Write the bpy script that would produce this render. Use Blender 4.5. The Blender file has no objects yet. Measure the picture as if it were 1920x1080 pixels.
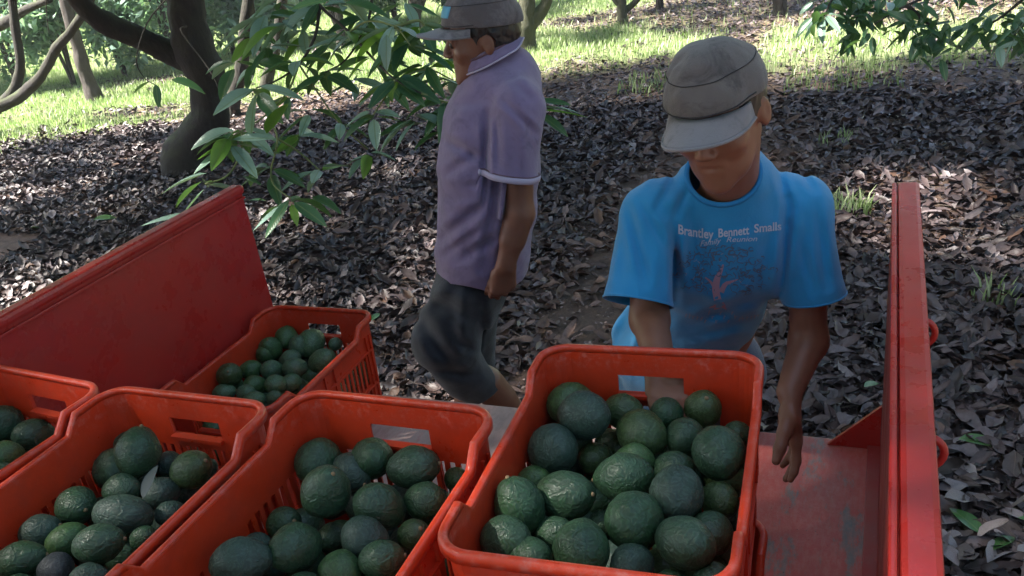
import bpy, bmesh, math, random
import numpy as np
from mathutils import Vector, Matrix
from mathutils.bvhtree import BVHTree
random.seed(7); RNG = np.random.default_rng(7)
sc = bpy.context.scene
COL = sc.collection
R_ = math.radians

# ------------------------------------------------------------------ camera
FPX = 1650.0
RM = np.array([[0.923222270168929, 0.0390349092584508, -0.38227858391925856],
               [0.36009904085622624, -0.43511967436794, 0.8252269686288517],
               [-0.13412427311473135, -0.8995260667913534, -0.4157686069490127]])
# rows: world axes in (right, down, forward) camera axes
HC = 1.35
CAM = np.array([0, 0, HC])
camd = bpy.data.cameras.new('camera'); cam = bpy.data.objects.new('camera', camd); COL.objects.link(cam)
M = Matrix.Identity(4)
for i in range(3):
    M[i][0] = RM[i, 0]; M[i][1] = -RM[i, 1]; M[i][2] = -RM[i, 2]; M[i][3] = CAM[i]
cam.matrix_world = M
camd.sensor_width = 36; camd.lens = FPX / 1920 * 36; camd.clip_end = 600; camd.clip_start = 0.05
sc.camera = cam
sc.render.resolution_x = 1024; sc.render.resolution_y = 576

# ------------------------------------------------------------------ light
SUN_DIR = Vector((-0.67, -0.33, 1.0)).normalized()       # towards the sun
w = bpy.data.worlds.new('World'); sc.world = w; w.use_nodes = True
nt = w.node_tree; nt.nodes.clear()
sky = nt.nodes.new('ShaderNodeTexSky'); sky.sky_type = 'NISHITA'; sky.sun_disc = False
sky.sun_elevation = math.asin(SUN_DIR.z); sky.sun_rotation = math.atan2(SUN_DIR.x, SUN_DIR.y)
sky.air_density = 1.0; sky.dust_density = 2.5; sky.ozone_density = 1.5
bg = nt.nodes.new('ShaderNodeBackground'); bg.inputs[1].default_value = 0.06
wo = nt.nodes.new('ShaderNodeOutputWorld')
nt.links.new(sky.outputs[0], bg.inputs[0]); nt.links.new(bg.outputs[0], wo.inputs[0])
sl = bpy.data.lights.new('sun', 'SUN'); sl.energy = 5.0; sl.angle = R_(3.0); sl.color = (1.0, 0.95, 0.87)
so = bpy.data.objects.new('sun', sl); COL.objects.link(so)
so.rotation_euler = SUN_DIR.to_track_quat('Z', 'Y').to_euler()
sc.view_settings.view_transform = 'Standard'; sc.view_settings.look = 'None'
sc.view_settings.gamma = 1; sc.view_settings.use_curve_mapping = False
sc.view_settings.exposure = 2.92
sc.cycles.max_bounces = 6; sc.cycles.diffuse_bounces = 3; sc.cycles.glossy_bounces = 2; sc.cycles.transmission_bounces = 3; sc.cycles.volume_bounces = 0

# ------------------------------------------------------------------ place helpers
def ray(px, py):
    d = RM @ np.array([px - 960, py - 540, FPX]); return d / np.linalg.norm(d)
UX = np.array([RM[0, 0], RM[1, 0], 0]); UX /= np.linalg.norm(UX)
DV = np.array([-UX[1], UX[0], 0])
ZV = np.array([0, 0, 1.0])
def pt(px, py, D):
    d = ray(px, py); return CAM + d * (D / np.dot(d, DV))
def atz(px, py, z):
    d = ray(px, py); return CAM + d * ((z - HC) / d[2])
def proj(P):
    P = np.atleast_2d(P); q = (P - CAM) @ RM
    return np.stack([960 + FPX * q[:, 0] / q[:, 2], 540 + FPX * q[:, 1] / q[:, 2], q[:, 2]], 1)
GZ = -0.68

def nrm(v):
    v = np.asarray(v, float); return v / max(1e-9, np.linalg.norm(v))
def vnoise(P, s=1.0, seed=0):
    """cheap smooth value noise, vectorised; P (n,3) -> -1..1"""
    P = np.asarray(P, float) * s + 101.3 + seed * 17.17
    i = np.floor(P).astype(np.int64); f = P - i; f = f * f * (3 - 2 * f)
    def h(a, b, c):
        n = (a * 374761393 + b * 668265263 + c * 2147483647 + seed * 1013) & 0xffffffff
        n = ((n ^ (n >> 13)) * 1274126177) & 0xffffffff
        return ((n ^ (n >> 16)) & 0xffff) / 32767.5 - 1
    r = 0
    for a in (0, 1):
        for b in (0, 1):
            for c in (0, 1):
                wgt = (f[..., 0] if a else 1 - f[..., 0]) * (f[..., 1] if b else 1 - f[..., 1]) * (f[..., 2] if c else 1 - f[..., 2])
                r = r + wgt * h(i[..., 0] + a, i[..., 1] + b, i[..., 2] + c)
    return r

# ------------------------------------------------------------------ object helpers
def tag(o, label=None, cat=None, group=None, kind=None):
    if label: o['label'] = label
    if cat: o['category'] = cat
    if group: o['group'] = group
    if kind: o['kind'] = kind
    return o
def empty(name, loc=(0, 0, 0), label=None, cat=None, group=None, parent=None, rot=None):
    o = bpy.data.objects.new(name, None); COL.objects.link(o); o.location = loc
    o.empty_display_size = 0.1
    if rot is not None: o.rotation_euler = rot
    if parent: o.parent = parent
    tag(o, label, cat, group); return o
def link(name, me, parent=None, mat=None, world=False):
    """world=True: vertices are world coordinates, keep them when parenting to an unrotated empty"""
    o = bpy.data.objects.new(name, me); COL.objects.link(o)
    if mat is not None and not me.materials: me.materials.append(mat)
    if parent:
        o.parent = parent
        if world:
            l = Vector((0, 0, 0)); p = parent
            while p: l += p.location; p = p.parent
            o.location = -l
    return o
def npmesh(name, V, F, smooth=True, sizes=None):
    """V (n,3); F (m,k) array"""
    V = np.asarray(V, np.float32); F = np.asarray(F, np.int32)
    me = bpy.data.meshes.new(name)
    me.vertices.add(len(V)); me.vertices.foreach_set('co', V.ravel())
    k = F.shape[1]; m = F.shape[0]
    me.loops.add(m * k); me.loops.foreach_set('vertex_index', F.ravel())
    me.polygons.add(m)
    me.polygons.foreach_set('loop_start', np.arange(0, m * k, k, dtype=np.int32))
    me.polygons.foreach_set('loop_total', np.full(m, k, np.int32))
    me.polygons.foreach_set('use_smooth', np.full(m, smooth, bool))
    me.update(calc_edges=True)
    return me
def setcol(me, name, C):
    a = me.color_attributes.new(name, 'FLOAT_COLOR', 'POINT')
    a.data.foreach_set('color', np.concatenate([C, np.ones((len(C), 1))], 1).astype(np.float32).ravel())

class MB:
    """collects shapes in one mesh"""
    def __init__(s): s.v = []; s.f = []; s.n = 0
    def add(s, V, F):
        s.v.append(np.asarray(V, float)); s.f += [tuple(int(i) + s.n for i in f) for f in F]; s.n += len(V); return s
    def box(s, c, d, R=None, taper=1.0):
        c = np.asarray(c, float); d = np.asarray(d, float) / 2
        P = np.array([[x, y, z] for z in (-1, 1) for y in (-1, 1) for x in (-1, 1)], float)
        P[4:, :2] *= taper
        P = P * d
        if R is not None: P = P @ np.asarray(R).T
        return s.add(P + c, [(0, 2, 3, 1), (4, 5, 7, 6), (0, 1, 5, 4), (2, 6, 7, 3), (0, 4, 6, 2), (1, 3, 7, 5)])
    def tube(s, pts, rad, n=8, cap=True, closed=False, flat=1.0, nz=None):
        pts = np.asarray(pts, float); m = len(pts)
        rad = np.full(m, rad) if np.isscalar(rad) else np.asarray(rad, float)
        T = np.gradient(pts, axis=0)
        if closed: T = np.roll(pts, -1, 0) - np.roll(pts, 1, 0)
        T /= np.linalg.norm(T, axis=1)[:, None] + 1e-9
        up = np.array([0, 0, 1.0]) if nz is None else np.asarray(nz, float)
        if abs(T[0] @ up) > .95: up = np.array([1.0, 0, 0])
        A = nrm(np.cross(up, T[0])); V = []
        for i in range(m):
            A = nrm(A - T[i] * (A @ T[i])); B = np.cross(T[i], A)
            for k in range(n):
                a = 2 * math.pi * k / n
                V.append(pts[i] + rad[i] * (math.cos(a) * A + math.sin(a) * B * flat))
        F = []
        mm = m if closed else m - 1
        for i in range(mm):
            j = (i + 1) % m
            for k in range(n):
                k2 = (k + 1) % n; F.append((i * n + k, i * n + k2, j * n + k2, j * n + k))
        if cap and not closed:
            F.append(tuple(range(n))[::-1]); F.append(tuple((m - 1) * n + k for k in range(n)))
        return s.add(V, F)
    def mesh(s, name, smooth=False, bevel=0):
        me = bpy.data.meshes.new(name); me.from_pydata([tuple(p) for a in s.v for p in a], [], s.f); me.update()
        if bevel:
            bm = bmesh.new(); bm.from_mesh(me)
            bmesh.ops.bevel(bm, geom=[e for e in bm.edges if len(e.link_faces) == 2 and e.calc_face_angle(0) > .5], offset=bevel, segments=2, affect='EDGES', profile=.6)
            bm.to_mesh(me); bm.free()
        if smooth:
            for p in me.polygons: p.use_smooth = True
        return me
    def build(s, name, mat, parent=None, smooth=False, bevel=0, world=False):
        return link(name, s.mesh(name, smooth, bevel), parent, mat, world)

def curve(pts, n=24):
    """Catmull-Rom through points"""
    P = np.asarray(pts, float); P = np.vstack([2 * P[0] - P[1], P, 2 * P[-1] - P[-2]])
    out = []; m = len(P) - 3
    for q in np.linspace(0, m - 1e-6, n):
        i = int(q); t = q - i; a, b, c, d = P[i:i + 4]
        out.append(.5 * ((2 * b) + (-a + c) * t + (2 * a - 5 * b + 4 * c - d) * t * t + (-a + 3 * b - 3 * c + d) * t ** 3))
    return np.array(out)

# ------------------------------------------------------------------ materials
def mat(name, base=(.5, .5, .5), rough=.6, spec=.5, **k):
    m = bpy.data.materials.new(name); m.use_nodes = True
    n = m.node_tree.nodes; b = n['Principled BSDF']
    b.inputs['Base Color'].default_value = (*base, 1); b.inputs['Roughness'].default_value = rough
    b.inputs['Specular IOR Level'].default_value = spec
    for kk, v in k.items(): b.inputs[kk.replace('_', ' ')].default_value = v
    return m
class N:
    """tiny node helper"""
    def __init__(s, m): s.m = m; s.t = m.node_tree; s.b = s.t.nodes['Principled BSDF']
    def new(s, t, **k):
        n = s.t.nodes.new(t)
        for a, v in k.items(): setattr(n, a, v)
        return n
    def l(s, a, b): s.t.links.new(a, b)
    def coord(s, kind='Object'): return s.new('ShaderNodeTexCoord').outputs[kind]
    def noise(s, scale, detail=4, rough=.6, vec=None, dist=0):
        n = s.new('ShaderNodeTexNoise'); n.inputs['Scale'].default_value = scale; n.inputs['Detail'].default_value = detail
        n.inputs['Roughness'].default_value = rough; n.inputs['Distortion'].default_value = dist
        s.l(vec if vec is not None else s.coord(), n.inputs['Vector']); return n.outputs['Fac']
    def ramp(s, fac, stops, interp='LINEAR'):
        r = s.new('ShaderNodeValToRGB'); r.color_ramp.interpolation = interp
        e = r.color_ramp.elements
        while len(e) < len(stops): e.new(.5)
        for i, (p, c) in enumerate(stops):
            e[i].position = p; e[i].color = (*c, 1) if len(c) == 3 else c
        s.l(fac, r.inputs[0]); return r.outputs['Color']
    def mix(s, fac, a, b, mode='MIX'):
        x = s.new('ShaderNodeMix'); x.data_type = 'RGBA'; x.blend_type = mode
        for sock, v in ((x.inputs[0], fac), (x.inputs[6], a), (x.inputs[7], b)):
            if isinstance(v, (int, float)): sock.default_value = v
            elif isinstance(v, tuple): sock.default_value = (*v, 1)
            else: s.l(v, sock)
        return x.outputs[2]
    def bump(s, h, strength=.3, dist=.01):
        b = s.new('ShaderNodeBump'); b.inputs['Strength'].default_value = strength; b.inputs['Distance'].default_value = dist
        s.l(h, b.inputs['Height']); s.l(b.outputs[0], s.b.inputs['Normal']); return b
    def base(s, c): s.l(c, s.b.inputs['Base Color'])
    def rough(s, c): s.l(c, s.b.inputs['Roughness'])
    def vor(s, scale, feature='F1', vec=None):
        v = s.new('ShaderNodeTexVoronoi'); v.feature = feature; v.inputs['Scale'].default_value = scale
        s.l(vec if vec is not None else s.coord(), v.inputs['Vector']); return v
    def rand(s): return s.new('ShaderNodeObjectInfo').outputs['Random']
    def math(s, op, a, b=None):
        x = s.new('ShaderNodeMath'); x.operation = op
        for i, v in enumerate((a, b)):
            if v is None: continue
            if isinstance(v, (int, float)): x.inputs[i].default_value = v
            else: s.l(v, x.inputs[i])
        return x.outputs[0]

def m_paint(name, base, rough=.35, dust=.35, grime=(.16, .075, .06)):
    m = mat(name, base, rough); n = N(m)
    a = n.ramp(n.noise(6, 6, .7), [(.40, (0, 0, 0)), (.72, (1, 1, 1))])
    c = n.mix(n.math('MULTIPLY', a, dust), base, grime)
    b = n.ramp(n.noise(90, 3), [(.66, (0, 0, 0)), (.74, (1, 1, 1))])
    c = n.mix(n.math('MULTIPLY', b, .35), c, (.42, .2, .17))
    n.base(c); n.rough(n.ramp(n.noise(14, 4), [(.3, (rough - .1,) * 3), (.8, (rough + .25,) * 3)]))
    n.bump(n.noise(220, 3), .12, .001); return m
M_RED = m_paint('red_trailer_paint', (.42, .019, .014), .28, .22, (.17, .06, .05))
M_REDD = m_paint('dusty_red_paint', (.30, .024, .02), .40, .7, (.20, .075, .06))
def m_bed():
    m = mat('worn_bed_paint', (.3, .05, .04), .5); n = N(m)
    mp = n.new('ShaderNodeMapping'); n.l(n.coord(), mp.inputs[0]); mp.inputs['Scale'].default_value = (2.4, .8, 1)
    c = n.ramp(n.noise(4.5, 9, .72, mp.outputs[0]), [(.36, (.12, .14, .145)), (.43, (.20, .12, .11)), (.47, (.38, .070, .055)), (.75, (.46, .075, .06))])
    s = n.ramp(n.noise(38, 8, .75, mp.outputs[0]), [(.45, (0, 0, 0)), (.64, (1, 1, 1))])
    c = n.mix(n.math('MULTIPLY', s, .38), c, (.42, .20, .18))
    d = n.ramp(n.vor(75).outputs['Distance'], [(.05, (1, 1, 1)), (.16, (0, 0, 0))])
    d2 = n.ramp(n.noise(12, 3), [(.53, (0, 0, 0)), (.62, (1, 1, 1))])
    c = n.mix(n.math('MULTIPLY', n.math('MULTIPLY', d, d2), .8), c, (.03, .02, .018))
    # the left two thirds of the floor are worn down to pale bare boards
    g = n.new('ShaderNodeSeparateXYZ'); n.l(n.coord(), g.inputs[0])
    e = n.ramp(n.math('ADD', n.math('MULTIPLY', g.outputs['X'], -1.0), n.math('MULTIPLY', n.math('SUBTRACT', n.noise(7, 6, .7), .5), .5)), [(.44, (0, 0, 0)), (.56, (.85,) * 3)])
    c = n.mix(e, c, n.ramp(n.noise(9, 8, .7, mp.outputs[0]), [(.3, (.34, .22, .18)), (.55, (.50, .38, .33)), (.75, (.42, .16, .13))]))
    n.base(c); n.rough(n.ramp(n.noise(20, 5), [(.3, (.32,) * 3), (.8, (.62,) * 3)]))
    n.bump(n.noise(60, 8, .7), .35, .003); return m
M_BED = m_bed()
def m_plastic():
    m = mat('orange_red_crate_plastic', (.62, .055, .018), .42); n = N(m)
    c = n.mix(n.ramp(n.noise(7, 5), [(.35, (0, 0, 0)), (.7, (1, 1, 1))]), (.62, .044, .010), (.52, .038, .013))
    sep = n.new('ShaderNodeSeparateXYZ'); n.l(n.coord(), sep.inputs[0])
    # rim tops paler: scuffs, plus a pinkish sheen painted into the colour
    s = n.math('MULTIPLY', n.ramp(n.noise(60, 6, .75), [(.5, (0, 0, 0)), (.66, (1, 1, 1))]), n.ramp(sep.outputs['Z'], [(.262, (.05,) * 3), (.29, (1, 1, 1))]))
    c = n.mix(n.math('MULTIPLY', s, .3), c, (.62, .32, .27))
    d = n.ramp(n.noise(16, 6, .7), [(.48, (0, 0, 0)), (.8, (1, 1, 1))])
    c = n.mix(n.math('MULTIPLY', d, .40), c, (.24, .03, .018))
    n.base(c); n.rough(n.ramp(n.noise(30, 5), [(.3, (.26,) * 3), (.8, (.46,) * 3)]))
    n.bump(n.noise(120, 5), .15, .002); return m
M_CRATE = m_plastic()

def m_avo(name, c1, c2, c3, bumps=.75, rough=.32):
    m = mat(name, c1, rough); n = N(m)
    co = n.coord()
    dn = n.new('ShaderNodeMixRGB'); dn.inputs[0].default_value = .035
    nn = n.new('ShaderNodeTexNoise'); nn.inputs['Scale'].default_value = 40; n.l(co, nn.inputs[0])
    n.l(co, dn.inputs[1]); n.l(nn.outputs['Color'], dn.inputs[2])
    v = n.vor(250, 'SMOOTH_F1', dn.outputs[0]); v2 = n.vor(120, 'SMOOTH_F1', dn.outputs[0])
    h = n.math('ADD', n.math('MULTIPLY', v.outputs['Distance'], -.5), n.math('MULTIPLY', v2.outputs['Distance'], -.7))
    r = n.rand()
    big = n.ramp(n.noise(22, 3), [(.35, (0, 0, 0)), (.68, (1, 1, 1))])
    c = n.mix(big, c1, c2)
    c = n.mix(n.math('MULTIPLY', r, .65), c, c3)
    lent = n.ramp(n.noise(420, 2), [(.62, (0, 0, 0)), (.74, (1, 1, 1))])
    c = n.mix(n.math('MULTIPLY', lent, .42), c, (.16, .19, .11))
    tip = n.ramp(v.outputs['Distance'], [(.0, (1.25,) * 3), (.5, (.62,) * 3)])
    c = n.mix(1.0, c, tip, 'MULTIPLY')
    n.base(c); n.rough(n.ramp(v.outputs['Distance'], [(0, (rough - .08,) * 3), (.6, (rough + .25,) * 3)]))
    n.bump(h, bumps, .003); return m
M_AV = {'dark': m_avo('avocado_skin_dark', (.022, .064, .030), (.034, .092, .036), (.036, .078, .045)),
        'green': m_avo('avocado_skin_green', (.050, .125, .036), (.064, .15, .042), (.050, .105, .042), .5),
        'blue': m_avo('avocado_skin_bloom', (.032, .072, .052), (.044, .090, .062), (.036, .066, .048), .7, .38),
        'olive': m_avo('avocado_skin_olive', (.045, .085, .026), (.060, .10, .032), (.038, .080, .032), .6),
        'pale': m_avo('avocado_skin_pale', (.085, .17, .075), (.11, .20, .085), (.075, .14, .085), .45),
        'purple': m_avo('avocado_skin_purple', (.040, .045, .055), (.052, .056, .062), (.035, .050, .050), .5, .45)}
M_STEM = mat('avocado_stem', (.22, .15, .075), .8)
def m_cloth(name, c1, c2, wear=None, weave=900, rough=.85):
    m = mat(name, c1, rough); n = N(m); n.b.inputs['Specular IOR Level'].default_value = .2
    n.b.inputs['Sheen Weight'].default_value = .25; n.b.inputs['Sheen Roughness'].default_value = .6
    c = n.mix(n.ramp(n.noise(7, 5), [(.35, (0, 0, 0)), (.7, (1, 1, 1))]), c1, c2)
    if wear:
        c = n.mix(n.ramp(n.noise(13, 6, .7, None, 1.0), [(.50, (0, 0, 0)), (.66, (1, 1, 1))]), c, wear)
    n.base(c)
    h = n.math('ADD', n.math('MULTIPLY', n.noise(weave, 2), .35), n.noise(28, 3, .6, None, .6))
    n.bump(h, .45, .005); return m
M_TEE = m_cloth('turquoise_tee_cotton', (.010, .20, .44), (.013, .235, .49))
M_TEED = mat('turquoise_rib_collar', (.012, .17, .40), .9)
M_POLO = m_cloth('mauve_polo_cotton', (.170, .125, .225), (.205, .155, .265), (.135, .10, .185))
M_POLOL = mat('mauve_pale_cuff', (.40, .36, .48), .9)
M_POLOD = mat('dark_collar_stripe', (.12, .07, .09), .9)
M_CAP = m_cloth('stained_cap_canvas', (.125, .110, .104), (.092, .080, .076), (.055, .047, .046))
M_CAPB = m_cloth('stained_cap_brim', (.21, .195, .205), (.17, .16, .17), (.10, .092, .10))
M_SEAM = mat('cap_seam_thread', (.03, .027, .03), .9)
M_CAP2 = m_cloth('dark_cap_canvas', (.10, .085, .085), (.075, .062, .064), (.15, .13, .13))
M_CAP2F = mat('pale_blue_cap_front', (.12, .36, .50), .8)
M_TROU = m_cloth('dark_slate_trousers', (.010, .013, .018), (.028, .034, .044), (.006, .008, .011))
M_JEAN = m_cloth('dark_denim', (.025, .040, .075), (.035, .055, .10))
M_HAIR = mat('black_hair', (.012, .010, .010), .45)
M_SHOE = mat('dusty_shoe_leather', (.06, .045, .035), .7)
M_EYE = mat('eye_white', (.5, .48, .45), .25)
def m_skin(name, c1, c2):
    m = mat(name, c1, .48); n = N(m)
    n.base(n.mix(n.ramp(n.noise(22, 5), [(.3, (0, 0, 0)), (.75, (1, 1, 1))]), c1, c2))
    n.bump(n.noise(260, 4), .18, .001); return m
M_SKIN = m_skin('brown_skin', (.20, .085, .050), (.24, .105, .064))
M_SKIN2 = m_skin('dark_brown_skin', (.14, .056, .033), (.175, .074, .044))
M_PW = mat('shirt_print_white', (.42, .44, .56), .9)
M_PD = mat('shirt_print_grey', (.085, .125, .20), .9)
M_PP = mat('shirt_print_pink', (.36, .22, .29), .9)
M_STEEL = mat('dull_steel', (.25, .25, .26), .4, .5, Metallic=.8)

def m_leaf(name, c1, c2, trans=.35, rough=.33, vein=(.16, .22, .09), usecol=False):
    m = mat(name, c1, rough); n = N(m); n.b.inputs['Specular IOR Level'].default_value = .55
    if usecol:
        at = n.new('ShaderNodeAttribute'); at.attribute_name = 'tone'
        f = at.outputs['Fac']
    else: f = n.rand()
    c = n.mix(f, c1, c2)
    if not usecol:
        sep = n.new('ShaderNodeSeparateXYZ'); n.l(n.coord(), sep.inputs[0])
        ab = n.math('ABSOLUTE', sep.outputs['Y'])
        mid = n.ramp(ab, [(.006, (1, 1, 1)), (.020, (0, 0, 0))])
        c = n.mix(n.math('MULTIPLY', mid, .65), c, vein)
        wv = n.new('ShaderNodeTexWave'); wv.inputs['Scale'].default_value = 4.2; wv.inputs['Distortion'].default_value = .5
        vv = n.new('ShaderNodeCombineXYZ'); n.l(n.math('SUBTRACT', sep.outputs['X'], n.math('MULTIPLY', ab, .8)), vv.inputs[0]); n.l(vv.outputs[0], wv.inputs[0])
        c = n.mix(n.ramp(wv.outputs['Fac'], [(.86, (0, 0, 0)), (1, (.12,) * 3)]), c, vein)
        n.bump(wv.outputs['Fac'], .07, .01)
    n.base(c)
    tr = n.new('ShaderNodeBsdfTranslucent'); ms = n.new('ShaderNodeMixShader'); ms.inputs[0].default_value = trans
    tc = n.mix(.55, c, (.16, .30, .03)); n.l(tc, tr.inputs[0])
    out = n.t.nodes['Material Output']; n.l(n.b.outputs[0], ms.inputs[1]); n.l(tr.outputs[0], ms.inputs[2]); n.l(ms.outputs[0], out.inputs[0])
    return m
M_LEAF = m_leaf('avocado_leaf_dark', (.028, .095, .050), (.052, .145, .066))
M_LEAFY = m_leaf('avocado_leaf_young', (.11, .26, .04), (.16, .32, .06), .5)
M_LEAFP = m_leaf('avocado_leaf_sheen', (.20, .32, .26), (.28, .42, .33), .25, .26)  # pale bluish base colour paints in the whitish sheen of the leaves
M_LEAFC = m_leaf('crown_leaf', (.020, .060, .022), (.060, .13, .040), .3, .4, usecol=True)
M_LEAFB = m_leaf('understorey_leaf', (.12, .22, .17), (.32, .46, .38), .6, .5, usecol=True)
M_LEAFG = m_leaf('fallen_green_leaf', (.05, .14, .04), (.09, .19, .06), .2)
M_GREYLEAF = mat('withered_grey_leaf', (.055, .072, .068), .5)
def m_bark(name, c1, c2, moss=.4):
    m = mat(name, c1, .85); n = N(m)
    mp = n.new('ShaderNodeMapping'); n.l(n.coord(), mp.inputs[0]); mp.inputs['Scale'].default_value = (1, 1, .35)
    f = n.noise(24, 8, .75, mp.outputs[0], .4)
    c = n.ramp(f, [(.3, c1), (.7, c2)])
    g = n.new('ShaderNodeNewGeometry'); s = n.new('ShaderNodeSeparateXYZ'); n.l(g.outputs['Normal'], s.inputs[0])
    mo = n.math('MULTIPLY', n.ramp(n.noise(5, 5), [(.4, (0, 0, 0)), (.6, (1, 1, 1))]), n.ramp(s.outputs['Z'], [(.25, (.15,) * 3), (.7, (1, 1, 1))]))
    c = n.mix(n.math('MULTIPLY', mo, moss), c, (.075, .105, .028))
    n.base(c); n.bump(f, .9, .03); return m
M_BARK = m_bark('dark_bark', (.008, .0065, .005), (.030, .022, .017), .5)
M_BARKM = m_bark('mossy_bark', (.030, .030, .020), (.085, .082, .050), .8)
M_BARKF = m_bark('grey_bark', (.030, .023, .020), (.070, .054, .047), .3)
M_TWIG = mat('green_twig', (.16, .20, .07), .7)
M_TWIGD = mat('brown_twig', (.035, .028, .020), .8)
def m_litter():
    m = mat('dead_leaf', (.1, .08, .07), .5); n = N(m)
    a = n.new('ShaderNodeAttribute'); a.attribute_name = 'tint'
    c = n.mix(n.math('MULTIPLY', n.ramp(n.noise(70, 4, .7), [(.35, (0, 0, 0)), (.7, (1, 1, 1))]), .45), a.outputs['Color'], (.020, .014, .012))
    n.base(c); n.b.inputs['Specular IOR Level'].default_value = .5
    n.rough(n.ramp(n.noise(9, 4), [(.3, (.38,) * 3), (.8, (.62,) * 3)])); n.bump(n.noise(90, 3), .3, .004)
    return m
M_LITTER = m_litter()
def m_dead(name, c1, c2):
    m = mat(name, c1, .45); n = N(m)
    c = n.mix(n.rand(), c1, c2)
    sep = n.new('ShaderNodeSeparateXYZ'); n.l(n.coord(), sep.inputs[0]); ab = n.math('ABSOLUTE', sep.outputs['Y'])
    c = n.mix(n.math('MULTIPLY', n.ramp(ab, [(.002, (1, 1, 1)), (.012, (0, 0, 0))]), .35), c, (.30, .24, .20))
    c = n.mix(n.math('MULTIPLY', n.ramp(n.noise(60, 5, .7), [(.38, (0, 0, 0)), (.7, (1, 1, 1))]), .5), c, (.028, .018, .016))
    n.base(c); n.bump(n.noise(90, 4), .4, .004); return m
M_DEAD = [m_dead('dead_leaf_brown', (.11, .075, .06), (.18, .13, .11)), m_dead('dead_leaf_grey', (.19, .165, .17), (.33, .29, .29)), m_dead('dead_leaf_dark', (.045, .030, .026), (.085, .062, .055))]
def m_ground():
    m = mat('orchard_soil', (.05, .035, .028), .9); n = N(m)
    f = n.noise(14, 10, .75); f2 = n.noise(90, 6, .75)
    c = n.ramp(f, [(.3, (.055, .034, .025)), (.55, (.17, .105, .073)), (.75, (.26, .175, .13))])
    c = n.mix(n.ramp(f2, [(.52, (0, 0, 0)), (.66, (.8, .8, .8))]), c, (.13, .10, .085))
    a = n.new('ShaderNodeAttribute'); a.attribute_name = 'grassy'
    gc = n.ramp(n.noise(3, 8, .7), [(.3, (.16, .22, .08)), (.52, (.26, .31, .13)), (.75, (.36, .36, .21))])
    gc = n.mix(n.ramp(f2, [(.4, (0, 0, 0)), (.7, (.5, .5, .5))]), gc, (.06, .09, .03))
    n.base(n.mix(a.outputs['Fac'], c, gc)); n.bump(n.math('ADD', f, f2), 1.0, .03); return m
M_GROUND = m_ground()
M_GRASS = m_leaf('grass_blade', (.16, .25, .07), (.42, .47, .28), .4, .5, usecol=True)

# ------------------------------------------------------------------ ground
FX = np.array([-60, -14, -11.2, -9.7, -7.9, -6.0, -3.84, -2.31, -1.06, .18, 1.13, 3, 60])
FY = np.array([5.5, 6.2, 6.5, 7.1, 8.5, 9.3, 9.75, 9.9, 9.2, 9.35, 8.9, 8.6, 8.6])
def grassy(x, y):
    P = np.stack([x, y, x * 0], -1)
    nz = vnoise(P, 1.1, 3) * .45 + vnoise(P, 3.7, 4) * .22
    f = np.interp(x, FX, FY) + nz
    g = 1 / (1 + np.exp(-(y - f) * 5))
    # second leaf-strewn band below the far row of trees
    lo = np.interp(x, [-7, -5.2, -4.2, -1, 3, 40], [16, 12.6, 12.0, 11.2, 10.9, 10.9]) + nz
    hi = np.interp(x, [-7, -5.2, -4.2, -2.8, 0, 40], [12, 13.0, 13.6, 15.2, 18, 18]) + nz
    b = 1 / (1 + np.exp(-(y - lo) * 5)) * (1 - 1 / (1 + np.exp(-(y - hi) * 4)))
    g = g * (1 - .85 * b)
    # leaf drift below the cap and worn earth within the left meadow
    for cx, cy, rx, ry in ((-1.55, 10.4, .32, 1.3), (-8.9, 8.6, 1.1, .28), (-10.6, 10.6, 1.3, .25)):
        g = g * (1 - .9 * np.exp(-(((x - cx) / rx) ** 2 + ((y - cy) / ry) ** 2) ** 2))
    g = g * np.clip(1.05 + vnoise(P, 2.3, 8) * .7, 0, 1)
    return g
def gz(x, y):
    P = np.stack([x, y, x * 0], -1)
    d = np.clip((np.hypot(x + 2, y - 3) - 14) / 40, 0, 1)
    return GZ + vnoise(P, .8, 1) * .03 + vnoise(P, 4., 2) * .012 + d * 7.0
def spaced(lo, hi, st, far):
    c = np.arange(lo, hi + 1e-6, st); g = [st]; a = []; b = []
    x = hi; s = st
    while x < far: s *= 1.35; x += s; b.append(x)
    x = lo; s = st
    while x > -far: s *= 1.35; x -= s; a.append(x)
    return np.array(a[::-1] + list(c) + b)
gx, gy = spaced(-15, 6, .12, 260), spaced(-1, 17, .12, 260)
GX, GY = np.meshgrid(gx, gy, indexing='ij')
V = np.stack([GX.ravel(), GY.ravel(), gz(GX.ravel(), GY.ravel())], 1)
ii = (np.arange(len(gx) - 1)[:, None] * len(gy) + np.arange(len(gy) - 1)[None]).ravel()
gm = npmesh('ground', V, np.stack([ii, ii + len(gy), ii + len(gy) + 1, ii + 1], 1))
setcol(gm, 'grassy', np.repeat(grassy(V[:, 0], V[:, 1])[:, None], 3, 1))
ground = tag(link('ground', gm, None, M_GROUND), kind='structure')

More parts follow.
